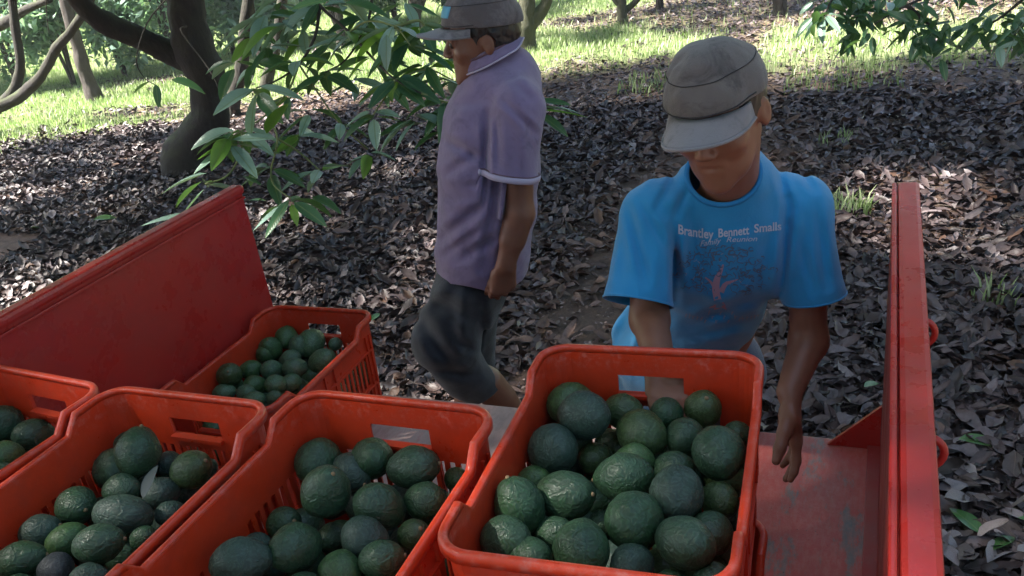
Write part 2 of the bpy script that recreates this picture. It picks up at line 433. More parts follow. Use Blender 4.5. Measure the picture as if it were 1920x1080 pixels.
# ---- dead leaf shape, local x = length (unit), y = width
def leaf_shape(rows=5, wid=.38, fold=.12, bend=.25, twist=.3, wave=0.0, seed=0, jag=0.0):
    r = random.Random(seed); V = []; F = []
    t = np.linspace(0, 1, rows)
    for i, a in enumerate(t):
        wd = wid * .5 * (math.sin(math.pi * min(1, a * .96 + .02) ** .85)) ** .8
        if i in (0, rows - 1): wd = .012
        z = -bend * (a - .0) ** 2; tw = twist * (a - .5)
        for s in (-1, 0, 1):
            y = s * wd * (1 - jag * r.random()); zz = z + abs(s) * fold * wd * 2 + wave * math.sin(a * 9 + s * 1.3 + seed)
            V.append((a, y * math.cos(tw) - 0 * zz, zz + y * math.sin(tw)))
    for i in range(rows - 1):
        for s in (0, 1):
            q = i * 3 + s; F.append((q, q + 3, q + 4, q + 1))
    return np.array(V), np.array(F)
def rots(yaw, pitch, roll):
    cy, sy, cp, sp, cr, sr = np.cos(yaw), np.sin(yaw), np.cos(pitch), np.sin(pitch), np.cos(roll), np.sin(roll)
    z = np.zeros_like(cy); o = z + 1
    Rz = np.stack([np.stack([cy, -sy, z], -1), np.stack([sy, cy, z], -1), np.stack([z, z, o], -1)], -2)
    Ry = np.stack([np.stack([cp, z, sp], -1), np.stack([z, o, z], -1), np.stack([-sp, z, cp], -1)], -2)
    Rx = np.stack([np.stack([o, z, z], -1), np.stack([z, cr, -sr], -1), np.stack([z, sr, cr], -1)], -2)
    return Rz @ Ry @ Rx
def scatter(shapes, pos, scale, yaw, pitch, roll, tint=None, colname='tint', wscale=None):
    Vs, Fs, Cs = [], [], []; off = 0
    which = RNG.integers(0, len(shapes), len(pos)); Rm = rots(yaw, pitch, roll)
    for k, (sv, sf) in enumerate(shapes):
        ix = np.where(which == k)[0]
        if not len(ix): continue
        s = sv[None] * scale[ix][:, None, None]
        if wscale is not None: s[:, :, 1] *= wscale[ix][:, None]
        P = np.einsum('nij,nkj->nki', Rm[ix], s) + pos[ix][:, None]
        F = sf[None] + (np.arange(len(ix)) * len(sv))[:, None, None] + off
        Vs.append(P.reshape(-1, 3)); Fs.append(F.reshape(-1, sf.shape[1])); off += len(ix) * len(sv)
        if tint is not None: Cs.append(np.repeat(tint[ix], len(sv), 0))
    return np.concatenate(Vs), np.concatenate(Fs), (np.concatenate(Cs) if Cs else None)
def tints(n, x=None, y=None):
    base = np.array([(.060, .038, .036), (.098, .068, .066), (.135, .100, .100), (.18, .145, .150), (.022, .014, .014), (.13, .066, .040), (.24, .20, .20)])
    p = np.array([.24, .24, .19, .12, .13, .05, .03]); k = RNG.choice(len(base), n, p=p)
    c = base[k] * RNG.uniform(.7, 1.35, (n, 1))
    if x is not None:      # broad random tone patches; trodden, browner crumbs on the path
        P = np.stack([x, y, x * 0], 1); c = c * (1 + .38 * vnoise(P, 1.3, 21) + .2 * vnoise(P, 4.1, 22))[:, None]
        path = np.exp(-(((x + 1.1) / .7) ** 2 + ((y - 4.8) / 3.0) ** 2) ** 2)[:, None]
        c = c * (1 - path * .55) + path * .55 * np.array([.30, .17, .11]) * RNG.uniform(.4, 1.6, (n, 1))
    return np.clip(c * .76, .008, .5)
fine = [leaf_shape(6, .46, .3, b, t, wv, i, .28) for i, (b, t, wv) in enumerate([(.25, .6, .02), (-.2, -.5, .04), (.5, 1.4, .05), (.1, -1.6, .06), (-.4, .5, .06), (.6, .2, .04), (.3, -2.2, .05), (-.15, .9, .08)])]
coarse = [leaf_shape(3, .5, .2, b, t, .03, i, .4) for i, (b, t) in enumerate([(.2, .5), (-.25, -.5)])]
posL = []; scL = []
def zone(x0, x1, y0, y1, dens, smin, smax):
    n = int((x1 - x0) * (y1 - y0) * dens)
    x = RNG.uniform(x0, x1, n); y = RNG.uniform(y0, y1, n)
    q = proj(np.stack([x, y, x * 0 + GZ], 1))
    keep = (q[:, 2] > 0) & (q[:, 0] > -260) & (q[:, 0] < 2200) & (q[:, 1] > -120) & (q[:, 1] < 1500)
    keep &= RNG.random(n) > grassy(x, y) * .93
    # thinner, trodden earth on the path behind the trailer
    path = np.exp(-(((x + 1.1) / .6) ** 2 + ((y - 4.8) / 3.0) ** 2) ** 2)
    keep &= RNG.random(n) > path * .9
    return x[keep], y[keep], RNG.uniform(smin, smax, keep.sum())
near = zone(-6, 2.2, 1.9, 4.6, 950, .06, .135)
mid = zone(-11, 4, 4.6, 8, 520, .065, .135)
far = zone(-13, 4, 8, 15.5, 300, .06, .11)
# the 300 nearest dead leaves on top are leaves of their own (children of the ground)
d = np.argsort(np.hypot(near[0] - .3, near[1] - 1.6) + 0 * near[2])
def place(z, sh, lift):
    x, y, s = z; n = len(x)
    return sh, np.stack([x, y, gz(x, y) + RNG.uniform(.004, lift, n)], 1), s, RNG.uniform(0, 6.28, n), RNG.normal(0, .20, n), RNG.normal(0, .28, n)
Vs, Fs, Cs = [], [], []; off = 0
cr_ = zone(-5, 2.2, 1.9, 5.2, 1700, .010, .030)
flake = [(np.array([(0, 0, 0), (.5, .35, .1), (1, .05, -.05), (.45, -.3, .08)]), np.array([(0, 3, 2, 1)]))]
for z, sh, lift in ((near, fine, .035), (mid, fine, .035)):
    a = place(z, sh, lift); t = tints(len(z[0]), z[0], z[1]); v, f, c = scatter(*a, tint=t, wscale=RNG.uniform(.7, 1.2, len(t)))
    Vs.append(v); Fs.append(f + off); Cs.append(c); off += len(v)
a = place(cr_, flake, .03); v, f, c = scatter(*a, tint=tints(len(cr_[0]), cr_[0], cr_[1]) * 1.3); Vs.append(v); Fs.append(f + off); Cs.append(c); off += len(v)
a = place(far, coarse, .03); v, f, c = scatter(*a, tint=tints(len(far[0]), far[0], far[1]))
Vs.append(v); Fs.append(f + off); Cs.append(c)
lm = npmesh('leaf_litter', np.concatenate(Vs), np.concatenate(Fs)); setcol(lm, 'tint', np.concatenate(Cs))
tag(link('leaf_litter', lm, ground, M_LITTER), kind='stuff')
dead_me = []
for i in range(6):
    v, f = leaf_shape(6, .42, [.3, .15, .5, .2, .4, .1][i], [.3, -.35, .5, .15, -.2, .6][i], [.5, -.9, 1.1, -.4, .2, .8][i], [.02, .03, .02, .05, .03, .05][i], i, .18)
    for j in range(3):
        me = npmesh('dead_leaf', v, f); me.materials.append(M_DEAD[j]); dead_me.append(me)
cnt = 0
for i in d[:1500]:
    x, y = near[0][i], near[1][i]
    if cnt >= 296: break
    if RNG.random() > .45: continue
    q = proj([[x, y, GZ]])[0]
    if q[0] > 1990 or q[1] > 1180: continue
    o = bpy.data.objects.new('leaf', dead_me[int(RNG.integers(0, 6)) * 3 + int(RNG.choice([0, 1, 1, 2]))]); COL.objects.link(o); o.parent = ground
    s = RNG.uniform(.08, .15); o.scale = (s, s * RNG.uniform(.8, 1.25), s)
    o.location = (x, y, float(gz(np.array([x]), np.array([y]))[0]) + RNG.uniform(.03, .05))
    o.rotation_euler = (RNG.normal(0, .3), RNG.normal(0, .25), RNG.uniform(0, 6.28)); cnt += 1
# broken twigs lying in the litter
tmb = MB(); rt_ = random.Random(8)
for i in range(170):
    x, y = rt_.uniform(-5.5, 1.6), rt_.uniform(2.0, 7.5); a = rt_.uniform(0, 6.28); l = rt_.uniform(.05, .26)
    z = GZ + .03; p0 = np.array([x, y, z]); p1 = p0 + [l * .5 * math.cos(a), l * .5 * math.sin(a), rt_.uniform(0, .02)]; p2 = p0 + [l * math.cos(a + .25), l * math.sin(a + .25), rt_.uniform(-.01, .03)]
    tmb.tube([p0, p1, p2], [.0035, .003, .0018], 5)
o = tmb.build('fallen_twig', mat('dry_twig', (.10, .075, .058), .8), ground, world=True); o['kind'] = 'stuff'
# fallen green leaves here and there
gl = npmesh('green_leaf', *leaf_shape(7, .36, .2, .15, .3, 0, 1)); gl.materials.append(M_LEAFG)
for px, py, s, yw in ((1795, 850, .15, .3), (1838, 1030, .14, 2.2), (1905, 1000, .13, .1), (1860, 1060, .12, 1.0), (1740, 345, .16, .2), (700, 620, .09, 1.5), (180, 425, .17, .5), (60, 440, .13, 1.2), (470, 390, .14, .4), (1620, 750, .10, 1.0)):
    p = atz(px, py, GZ); o = bpy.data.objects.new('leaf', gl); COL.objects.link(o); o.parent = ground
    o.scale = (s, s, s); o.location = (p[0], p[1], GZ + .06); o.rotation_euler = (RNG.normal(0, .2), RNG.normal(0, .15), yw)
    o['label'] = 'fallen green leaf'

# ---- grass and small weeds
def blades(n, x0, x1, y0, y1, h0, h1, fn):
    x = RNG.uniform(x0, x1, n); y = RNG.uniform(y0, y1, n)
    q = proj(np.stack([x, y, x * 0 + GZ], 1))
    k = (q[:, 2] > 0) & (q[:, 0] > -300) & (q[:, 0] < 2250) & (q[:, 1] > -200) & (RNG.random(n) < fn(x, y))
    x, y = x[k], y[k]; n = len(x); h = RNG.uniform(h0, h1, n); a = RNG.uniform(0, 6.28, n); lean = RNG.uniform(.1, .7, n) * h
    b = np.stack([x, y, gz(x, y)], 1); wv = np.stack([-np.sin(a), np.cos(a), 0 * a], 1) * (h * .055)[:, None]
    dr = np.stack([np.cos(a), np.sin(a), 0 * a], 1)
    m1 = b + dr * (lean * .3)[:, None]; m1[:, 2] += h * .6; tp = b + dr * lean[:, None]; tp[:, 2] += h
    V = np.stack([b - wv, b + wv, m1 + wv * .8, m1 - wv * .8, tp], 1).reshape(-1, 3); o = (np.arange(n) * 5)[:, None]
    F = np.concatenate([o + [0, 1, 2], o + [0, 2, 3], o + [3, 2, 4]]); t = np.clip(RNG.normal(.5, .3, n), 0, 1)
    return V, F, np.repeat(np.repeat(t, 5)[:, None], 3, 1)
parts = [blades(260000, -16, 4.5, 5.5, 16, .035, .11, lambda x, y: grassy(x, y) ** 1.5)]
for px, py, r, n in ((1590, 400, .12, 130), (1860, 565, .08, 30), (1570, 270, .14, 30), (130, 215, .25, 300), (340, 185, .35, 500), (1240, 160, .4, 240), (1580, 150, .5, 300)):
    p = atz(px, py, GZ)
    parts.append(blades(n, p[0] - r, p[0] + r, p[1] - r, p[1] + r, .05, .13, lambda x, y: x * 0 + 1))
Vs, Fs, Cs = [], [], []; off = 0
for v, f, c in parts: Vs.append(v); Fs.append(f + off); Cs.append(c); off += len(v)
g = npmesh('grass', np.concatenate(Vs), np.concatenate(Fs)); setcol(g, 'tone', np.concatenate(Cs))
tag(link('grass', g, None, M_GRASS), 'short pale green grass growing in bands between the leaf-strewn rows', 'grass', kind='stuff')

# ------------------------------------------------------------------ trailer
WX = -1.69      # left wall
RX = .022       # right wall, inner edge of rail
YE = 1.925      # tail edge of the bed
YN = -.75
WH = .67
trailer = empty('farm_trailer', (-.83, .6, GZ), 'red steel farm trailer with flat worn bed and two upright side walls', 'trailer')
def T(mb, name, mt, bevel=0, smooth=False, parent=None, label=None):
    o = mb.build(name, mt, parent or trailer, smooth=smooth, bevel=bevel, world=True)
    if label: o['label'] = label
    return o
T(MB().box(((WX + RX) / 2, (YE + YN) / 2, -.012), (RX - WX, YE - YN, .024)), 'bed', M_BED, .003, label='worn red bed floor with bare grey patches')
T(MB().box(((WX + RX) / 2, YE - .03, -.08), (RX - WX, .05, .11)), 'tail_beam', M_RED, .004)
for xx in (-1.35, -.35): T(MB().box((xx, .55, -.10), (.09, 2.3, .14)), 'chassis_beam', M_RED, .004)
# left wall: flat sheet with rolled lip
T(MB().box((WX - .012, (YE + YN) / 2, WH / 2 - .01), (.02, YE - YN, WH - .02)), 'left_wall', M_RED, .003)
lip = MB()
lip.box((WX - .012, (YE + YN) / 2, WH - .008), (.042, YE - YN + .004, .026))
T(lip, 'left_rail', M_RED, .009)
T(MB().box((WX + .0025, (YE + YN) / 2, WH - .034), (.005, YE - YN, .008)), 'weld_bead', M_RED, .002)
# right wall
rw = MB(); rw.box((RX + .006, (YE + YN) / 2, WH / 2 - .02), (.008, YE - YN, WH - .05))
T(rw, 'right_wall', M_REDD, .002, label='dusty inner face of the right side wall')
rc = MB(); rc.box((RX + .032, (YE + YN) / 2, WH - .036), (.042, YE - YN + .006, .072))
T(rc, 'right_rail', M_RED, .008)
T(MB().box((RX + .0045, (YE + YN) / 2, WH - .012), (.009, YE - YN, .022)), 'rail_lip', M_RED, .003)
T(MB().box((RX - .012, (YE + YN) / 2, .006), (.030, YE - YN, .012)), 'wall_foot_strip', M_REDD, .003)
for yy in (.4, 1.2, 1.88): T(MB().box((RX + .034, yy, WH / 2 - .04), (.040, .05, WH - .075)), 'wall_post', M_RED, .004)
# triangular corner gusset at the tail end
g = MB(); a = [(RX - .118, YE - .03, .0015), (RX + .001, YE - .03, .0015), (RX + .001, YE - .03, .125)]
b = [(x, y + .009, z) for x, y, z in a]
g.add(a + b, [(0, 1, 2), (5, 4, 3), (0, 3, 4, 1), (1, 4, 5, 2), (2, 5, 3, 0)]); T(g, 'gusset', M_RED)
# lashing loops on the outside of the right wall
for px, py in ((1738, 500), (1763, 765)):
    yy = {500: 1.52, 765: 1.16}[py]
    c = np.array([RX + .057, yy, .53])
    th = np.linspace(-math.pi / 2, math.pi / 2, 11)
    P = np.stack([c[0] - .003 + .023 * np.cos(th), c[1] + 0 * th, c[2] + .026 * np.sin(th)], 1)
    T(MB().tube(P, .0058, 8), 'lashing_loop', M_RED, smooth=True)
# wheels and draw bar below the bed
for xx in (WX - .09, RX + .14):
    for yy in (.25,):
        th = np.linspace(0, 2 * math.pi, 33)[:-1]
        P = np.stack([0 * th + xx, yy + .24 * np.cos(th), GZ + .31 + .24 * np.sin(th)], 1)
        ty = T(MB().tube(P, .07, 10, closed=True), 'wheel', M_SHOE, smooth=True)
        h = MB().tube([(xx - .06, yy, GZ + .31), (xx + .06, yy, GZ + .31)], .17, 20)
        o = h.build('hub', M_STEEL, trailer, world=True); 
T(MB().tube([(WX, .25, GZ + .31), (RX, .25, GZ + .31)], .035, 10), 'axle', M_STEEL)
T(MB().box((-.83, -1.4, -.14), (.09, 1.4, .09)), 'draw_bar', M_RED, .004)

# ------------------------------------------------------------------ crates
CW, CL, CH = .376, .535, .312
def crate_meshes():
    w2, l2, cr = CW / 2 - .012, CL / 2 - .012, .042
    path = []   # x, y, nx, ny, kind, u
    def rng(a, b, brk):
        s = sorted(set([a, b] + [k for k in brk if a < k < b])); return s
    def slots(groups, pitch, wd):
        br = []; sl = []
        for g0, g1 in groups:
            n = int((g1 - g0) // pitch); o = ((g1 - g0) - n * pitch + (pitch - wd)) / 2
            for i in range(n):
                a = g0 + o + i * pitch; sl.append((a, a + wd)); br += [a, a + wd]
        return br, sl
    eb, es = slots([(-.120, .120)], .0195, .0105)
    sb, ss = slots([(-.185, -.035), (.035, .185)], .021, .0115)
    ez = [-.055, .055]
    def arc(cx, cy, a0, kind):
        for k in range(1, 6):
            a = a0 + math.pi / 2 * k / 6; path.append((cx + cr * math.cos(a), cy + cr * math.sin(a), math.cos(a), math.sin(a), kind, None))
    Ls = l2 - cr; Es = w2 - cr
    ramps = [Ls - .045, Ls - .072]
    sbrk = sb + ramps + [-r for r in ramps] + [-.02, 0.02, 0]
    for u in rng(-Ls, Ls, sbrk): path.append((w2, u, 1, 0, 'side', u))
    arc(w2 - cr, l2 - cr, 0, 'corner')
    for u in rng(-Es, Es, eb + ez)[::-1]: path.append((u, l2, 0, 1, 'end', u))
    arc(-w2 + cr, l2 - cr, math.pi / 2, 'corner')
    for u in rng(-Ls, Ls, sbrk)[::-1]: path.append((-w2, u, -1, 0, 'side', u))
    arc(-w2 + cr, -l2 + cr, math.pi, 'corner')
    for u in rng(-Es, Es, eb + ez): path.append((u, -l2, 0, -1, 'end', u))
    arc(w2 - cr, -l2 + cr, math.pi * 1.5, 'corner')
    n = len(path)
    low = .030
    def top(p):
        y = abs(p[1])
        if p[4] != 'side': return CH
        return CH - low * min(1, max(0, (ramps[0] - y) / (ramps[0] - ramps[1])))
    zl = [.004, .028, .100, .116, .205, .228, .262, None]
    def P(i, j, off=0):
        x, y, nx, ny, k, u = path[i % n]; zt = top(path[i % n]) - .004
        z = zl[j] if zl[j] is not None else zt
        if j == 6: z = min(.262, zt - .012)
        ins = .013 * (1 - z / CH) + off
        return (x - nx * ins, y - ny * ins, z)
    def cut(i, j):
        a, b = path[i], path[(i + 1) % n]
        if a[5] is None or b[5] is None or a[4] != b[4]: return False
        m = (a[5] + b[5]) / 2
        if a[4] == 'end':
            if j in (1, 3): return any(s < m < e for s, e in es)
            if j == 5: return abs(m) < .055
        else:
            if j in (1, 3): return any(s < m < e for s, e in ss)
        return False
    def wall(sel):
        V = []; F = []; idx = {}
        def vid(i, j, o):
            k = (i % n, j, o)
            if k not in idx: idx[k] = len(V); V.append(P(i, j, .0035 * o))
            return idx[k]
        keep = {(i, j): (sel(i) and not cut(i, j)) for i in range(n) for j in range(len(zl) - 1)}
        for (i, j), kp in keep.items():
            if not kp: continue
            A, B, C_, D = (i, j), (i + 1, j), (i + 1, j + 1), (i, j + 1)
            F.append([vid(*q, 0) for q in (A, B, C_, D)]); F.append([vid(*q, 1) for q in (D, C_, B, A)])
            for (q, r, ni, nj) in ((A, B, i, j - 1), (C_, D, i, j + 1), (D, A, i - 1, j), (B, C_, i + 1, j)):
                if not keep.get((ni % n, nj), False): F.append([vid(*r, 0), vid(*q, 0), vid(*q, 1), vid(*r, 1)])
        mb = MB(); mb.add(V, F); return mb
    def seg(i): return path[i][4], path[(i + 1) % n][4], (path[i][0] + path[(i + 1) % n][0]) / 2, (path[i][1] + path[(i + 1) % n][1]) / 2
    isS = lambda i: seg(i)[0] == 'side' and seg(i)[1] == 'side'
    out = {}
    def ribs(mb, kind, sgn):
        """outside ribs: horizontal flanges and uprights"""
        if kind == 'side':
            for z in (.028 - .008, .108, .216):
                ins = .013 * (1 - z / CH); mb.box((sgn * (w2 - ins + .0035), 0, z), (.007, 2 * Ls, .005))
            for y in (-Ls + .004, -.11 * 2 + .03, -.022, .022, .22 - .03, Ls - .004):
                for z0, z1 in ((.0235, .1045), (.1115, .2125), (.2195, .262)):
                    z = (z0 + z1) / 2; ins = .013 * (1 - z / CH); mb.box((sgn * (w2 - ins + .003), y, z), (.006, .005, z1 - z0))
        else:
            for z in (.028 - .008, .108, .216):
                ins = .013 * (1 - z / CH); mb.box((0, sgn * (l2 - ins + .0035), z), (2 * Es, .007, .005))
            for x in (-Es + .004, -.062, .062, Es - .004):
                for z0, z1 in ((.0235, .1045), (.1115, .2125), (.2195, .262)):
                    z = (z0 + z1) / 2; ins = .013 * (1 - z / CH); mb.box((x, sgn * (l2 - ins + .003), z), (.005, .006, z1 - z0))
    for nm, sel, kind, sg in (('side_wall', lambda i: isS(i) and seg(i)[2] > 0, 'side', 1), ('side_wall', lambda i: isS(i) and seg(i)[2] < 0, 'side', -1),
                          ('end_wall', lambda i: not isS(i) and seg(i)[3] > 0, 'end', 1), ('end_wall', lambda i: not isS(i) and seg(i)[3] < 0, 'end', -1)):
        mb = wall(sel); ribs(mb, kind, sg); out.setdefault(nm, []).append(mb.mesh(nm))
    # rim: rounded flange following the stepped top edge
    prof = [(-.0040, -.006), (-.0040, .0022), (-.002, .0044), (.003, .0050), (.0072, .0038), (.0092, -.001), (.0090, -.011), (.0070, -.011), (.0066, -.004), (.0, -.006)]
    V = []; F = []; m = len(prof)
    for p in path:
        zt = top(p) - .0045
        for a, b in prof: V.append((p[0] + p[2] * a, p[1] + p[3] * a, zt + b))
    for i in range(n):
        j = (i + 1) % n
        for k in range(m):
            k2 = (k + 1) % m; F.append((i * m + k, j * m + k, j * m + k2, i * m + k2))
    mb = MB(); mb.add(V, F)
    me = mb.mesh('rim', True); out['rim'] = [me]
    # handle ledge on both ends, and the floor grid
    mb = MB()
    out['handle_ledge'] = [MB().box((0, sg * (l2 - .013 * .25 - .004), .2285 - .004), (.112, .016, .007)).mesh('handle_ledge') for sg in (1, -1)]
    mb = MB(); bw, bl = w2 - .020, l2 - .020
    for k in range(9): mb.box((-bw + 2 * bw * k / 8, 0, .005), (.014, 2 * bl, .006))
    for k in range(13): mb.box((0, -bl + 2 * bl * k / 12, .0115), (2 * bw, .014, .0055))
    out['base'] = [mb.mesh('base')]
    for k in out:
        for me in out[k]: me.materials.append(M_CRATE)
    return out
CM = crate_meshes()
def crate(x, y, z, label, rot=(0, 0, 0)):
    c = empty('crate', (x, y, z), label, 'crate', 'orange-red plastic harvest crates', rot=rot)
    for nm, l in CM.items():
        for me in l:
            o = bpy.data.objects.new(nm, me); COL.objects.link(o); o.parent = c
    return c
PITCH = .312
C1 = atz(210, 718, .624) - np.array([.188 + .023, .267 - .016, 0])
crM = crate(-.711, .770, PITCH, 'full red crate beside the raised one, second from right in the near row')
cr2 = crate(-1.098, .722, PITCH, 'full red crate with a withered leaf and twig lying on its avocados')
cr1 = crate(C1[0], C1[1], PITCH, 'red crate at the left picture edge, against the left trailer wall', (0, 0, R_(-5)))
crB = crate(-1.484, 1.622, 0.001, 'red crate standing alone on the bed at the far end of the left wall')
HROT = (R_(-.6), R_(.5), R_(3.6))
HC4 = np.mean([atz(*p, .622) for p in ((1012, 650), (785, 1045), (1435, 660), (1392, 1135))], 0)
crH = crate(HC4[0], HC4[1], .630 - CH, 'red crate being lifted by the man in the turquoise shirt', HROT)
crate(-.711, .770, 0.001, 'bottom crate under the one beside the raised crate')
crate(-1.098, .722, 0.001, 'bottom crate under the one with the withered leaf')
crate(C1[0], C1[1], 0.001, 'bottom crate in the corner by the left trailer wall', (0, 0, R_(-5)))
crate(HC4[0] - .004, HC4[1] - .01, 0.001, 'bottom crate underneath the raised crate', (0, 0, R_(1)))

# ------------------------------------------------------------------ avocados
def avo_mesh(seed, pear=.18, ecc=1.32):
    r = random.Random(seed); nu, nv = 26, 18; V = []; F = []
    ox, oy = r.uniform(-.05, .05), r.uniform(-.05, .05)
    for j in range(nv + 1):
        t = math.pi * j / nv; z = math.cos(t); rr = math.sin(t)
        rr *= 1 - pear * max(0, z) ** 1.2 * .9 + .05 * (1 - abs(z))
        if z > .93: z -= (z - .93) * .35            # small dimple at the stem end
        for i in range(nu):
            a = 2 * math.pi * i / nu
            p = np.array([rr * math.cos(a), rr * math.sin(a), z * ecc + .0])
            V.append(p + np.array([ox, oy, 0]) * (z * z))
    V = np.array(V); k = 1 + vnoise(V, 1.6, seed) * .035 + vnoise(V, 5.0, seed + 3) * .014 + vnoise(V, 11.0, seed + 5) * .010
    V = V * k[:, None]
    for j in range(nv):
        for i in range(nu): F.append((j * nu + i, (j + 1) * nu + i, (j + 1) * nu + (i + 1) % nu, j * nu + (i + 1) % nu))
    return V, np.array(F)
AVM = {}
for k in M_AV:
    AVM[k] = []
    for i in range(4):
        v, f = avo_mesh(i * 7 + 1, [.10, .22, .30, .05][i], [1.22, 1.32, 1.42, 1.12][i])
        me = npmesh('avocado', v * .034, f); me.materials.append(M_AV[k]); AVM[k].append((me, [1.22, 1.32, 1.42, 1.12][i]))
sm = MB().tube([(0, 0, -.005), (0, 0, .0), (0.0004, 0, .0016)], [.0026, .0036, .0024], 9).mesh('stem', True); sm.materials.append(M_STEM)
ORD = ['first', 'second', 'third', 'fourth', 'fifth', 'sixth', 'seventh', 'eighth', 'ninth']
LOOK = {'dark': 'dark green', 'green': 'bright green', 'blue': 'bluish bloomed', 'olive': 'olive green', 'pale': 'pale green', 'purple': 'purplish grey'}
def put_avo(kind, P, rshort, axis, ratio, stem, label, group, var=None):
    var = random.randrange(4) if var is None else var
    me, ecc = AVM[kind][var]
    o = bpy.data.objects.new('avocado', me); COL.objects.link(o)
    s = rshort / .034
    q = Vector(axis).to_track_quat('Z', 'Y'); o.rotation_mode = 'QUATERNION'
    o.rotation_quaternion = q @ Matrix.Rotation(random.uniform(0, 6.28), 3, 'Z').to_quaternion()
    o.location = P; o.scale = (s, s, s * ratio / ecc)
    tag(o, label, 'avocado', group)
    if stem:
        st = bpy.data.objects.new('stem', sm); COL.objects.link(st); st.parent = o
        st.location = (0, 0, .034 * ecc * (1 if True else -1) * .99); st.scale = (1 / s, 1 / s, 1 / (s * ratio / ecc))
    return o
RT = RM[:, 0]; UPC = -RM[:, 1]; FWC = RM[:, 2]
def crate_avos(crname, rows, top, rim_z, Minv, half):
    """rows: lists of (px,py,a,b,angle,kind,stem[,dz]); sizes in pixels; back row first"""
    made = []
    for ri, row in enumerate(rows):
        for ci, e in enumerate(sorted(row, key=lambda e: e[0])):
            px, py, a, b, ang, kind, stem = e[:7]; dz = e[7] if len(e) > 7 else 0
            P = atz(px, py, rim_z - top + dz)
            dist = float((P - CAM) @ FWC)
            made.append([ri, ci, e, P, b * dist / FPX, a * dist / FPX, len(row)])
    # keep each one on its sight line, but lift apart those that would cut each other
    for it in range(40):
        for i in range(len(made)):
            for j in range(i + 1, len(made)):
                A, B = made[i], made[j]; d = B[3] - A[3]; L = np.linalg.norm(d)
                need = (A[4] + B[4]) * .97 + .15 * (A[5] + B[5] - A[4] - B[4])
                if L < need:
                    dd = [float((q[3] - CAM) @ FWC) for q in (A, B)]
                    # the one lower in the picture is in front
                    fr, bk = (A, B) if A[2][1] + (A[2][7] * -400 if len(A[2]) > 7 else 0) > B[2][1] + (B[2][7] * -400 if len(B[2]) > 7 else 0) else (B, A)
                    for q, sgn in ((fr, -1), (bk, 1)):
                        v = nrm(q[3] - CAM); q[3] = q[3] + v * sgn * (need - L) * .22
    for m in made:   # stay inside the walls
        l = Minv @ Vector(m[3]); r = m[4]
        hx, hy = half[0] - r - .004, half[1] - r - .004
        l2 = Vector((max(-hx, min(hx, l.x)), max(-hy, min(hy, l.y)), l.z)); m[3] = np.array(Minv.inverted() @ l2)
    for ri, ci, e, P, rs, rl, nrow in made:
        px, py, a, b, ang, kind, stem = e[:7]
        ratio_app = rl / rs; ratio = max(ratio_app, random.uniform(1.2, 1.4))
        ca = min(1.0, (ratio_app ** 2 - 1) / max(1e-6, ratio ** 2 - 1)) if ratio_app > 1 else 0
        c = math.sqrt(max(0, ca)); s = math.sqrt(1 - c * c)
        an = math.radians(ang); sgn = -1 if stem in (1, 2) else (1 if random.random() < .5 else -1)
        ax = c * (math.cos(an) * RT + math.sin(an) * UPC) + s * FWC * sgn
        if not stem and sgn < 0: ax = -ax
        if not stem and 1.1 < ratio_app and random.random() < .45: stem = 1
        look = LOOK[kind]
        shape = 'long ' if ratio_app > 1.25 else ('small ' if rs < .026 else '')
        lab = f"{shape}{'pale-stemmed ' if stem else ''}{look} avocado, {ORD[ci]} from left, {['back', 'second', 'third', 'fourth', 'fifth', 'sixth'][ri]} row of {crname}"
        dist = float((P - CAM) @ FWC)
        put_avo(kind, P, b * dist / FPX if True else rs, ax, ratio, bool(stem), lab, 'avocados in the crates')
    return made
def fillers(cr, nx, ny, z, crname, seed, x0=-1, x1=1, made=()):
    r = random.Random(seed)
    MW = Matrix.Translation(cr.location) @ cr.rotation_euler.to_matrix().to_4x4()
    for i in range(nx):
        for j in range(ny):
            x = (-.5 + (i + .5) / nx) * (CW - .05) + r.uniform(-.005, .005); y = (-.5 + (j + .5) / ny) * (CL - .05) + r.uniform(-.006, .006)
            P = np.array(MW @ Vector((x, y, z + r.uniform(-.008, .008))))
            rs = .031
            # sink below the visible ones
            for m in made:
                h = np.hypot(*(m[3][:2] - P[:2])); need = (m[4] + rs)
                if h < need: P[2] = min(P[2], m[3][2] - math.sqrt(need * need - h * h) * .93)
            P[2] = max(P[2], cr.location.z + .045)
            put_avo(r.choice(['green', 'pale', 'dark'] if 'far' in crname else ['dark', 'dark', 'olive', 'blue']), P, rs, (r.uniform(-1, 1), r.uniform(-1, 1), r.uniform(-.6, .6)), 1.25, False,
                    f'avocado under the top layer of {crname}, mostly hidden', 'buried avocados in ' + crname)
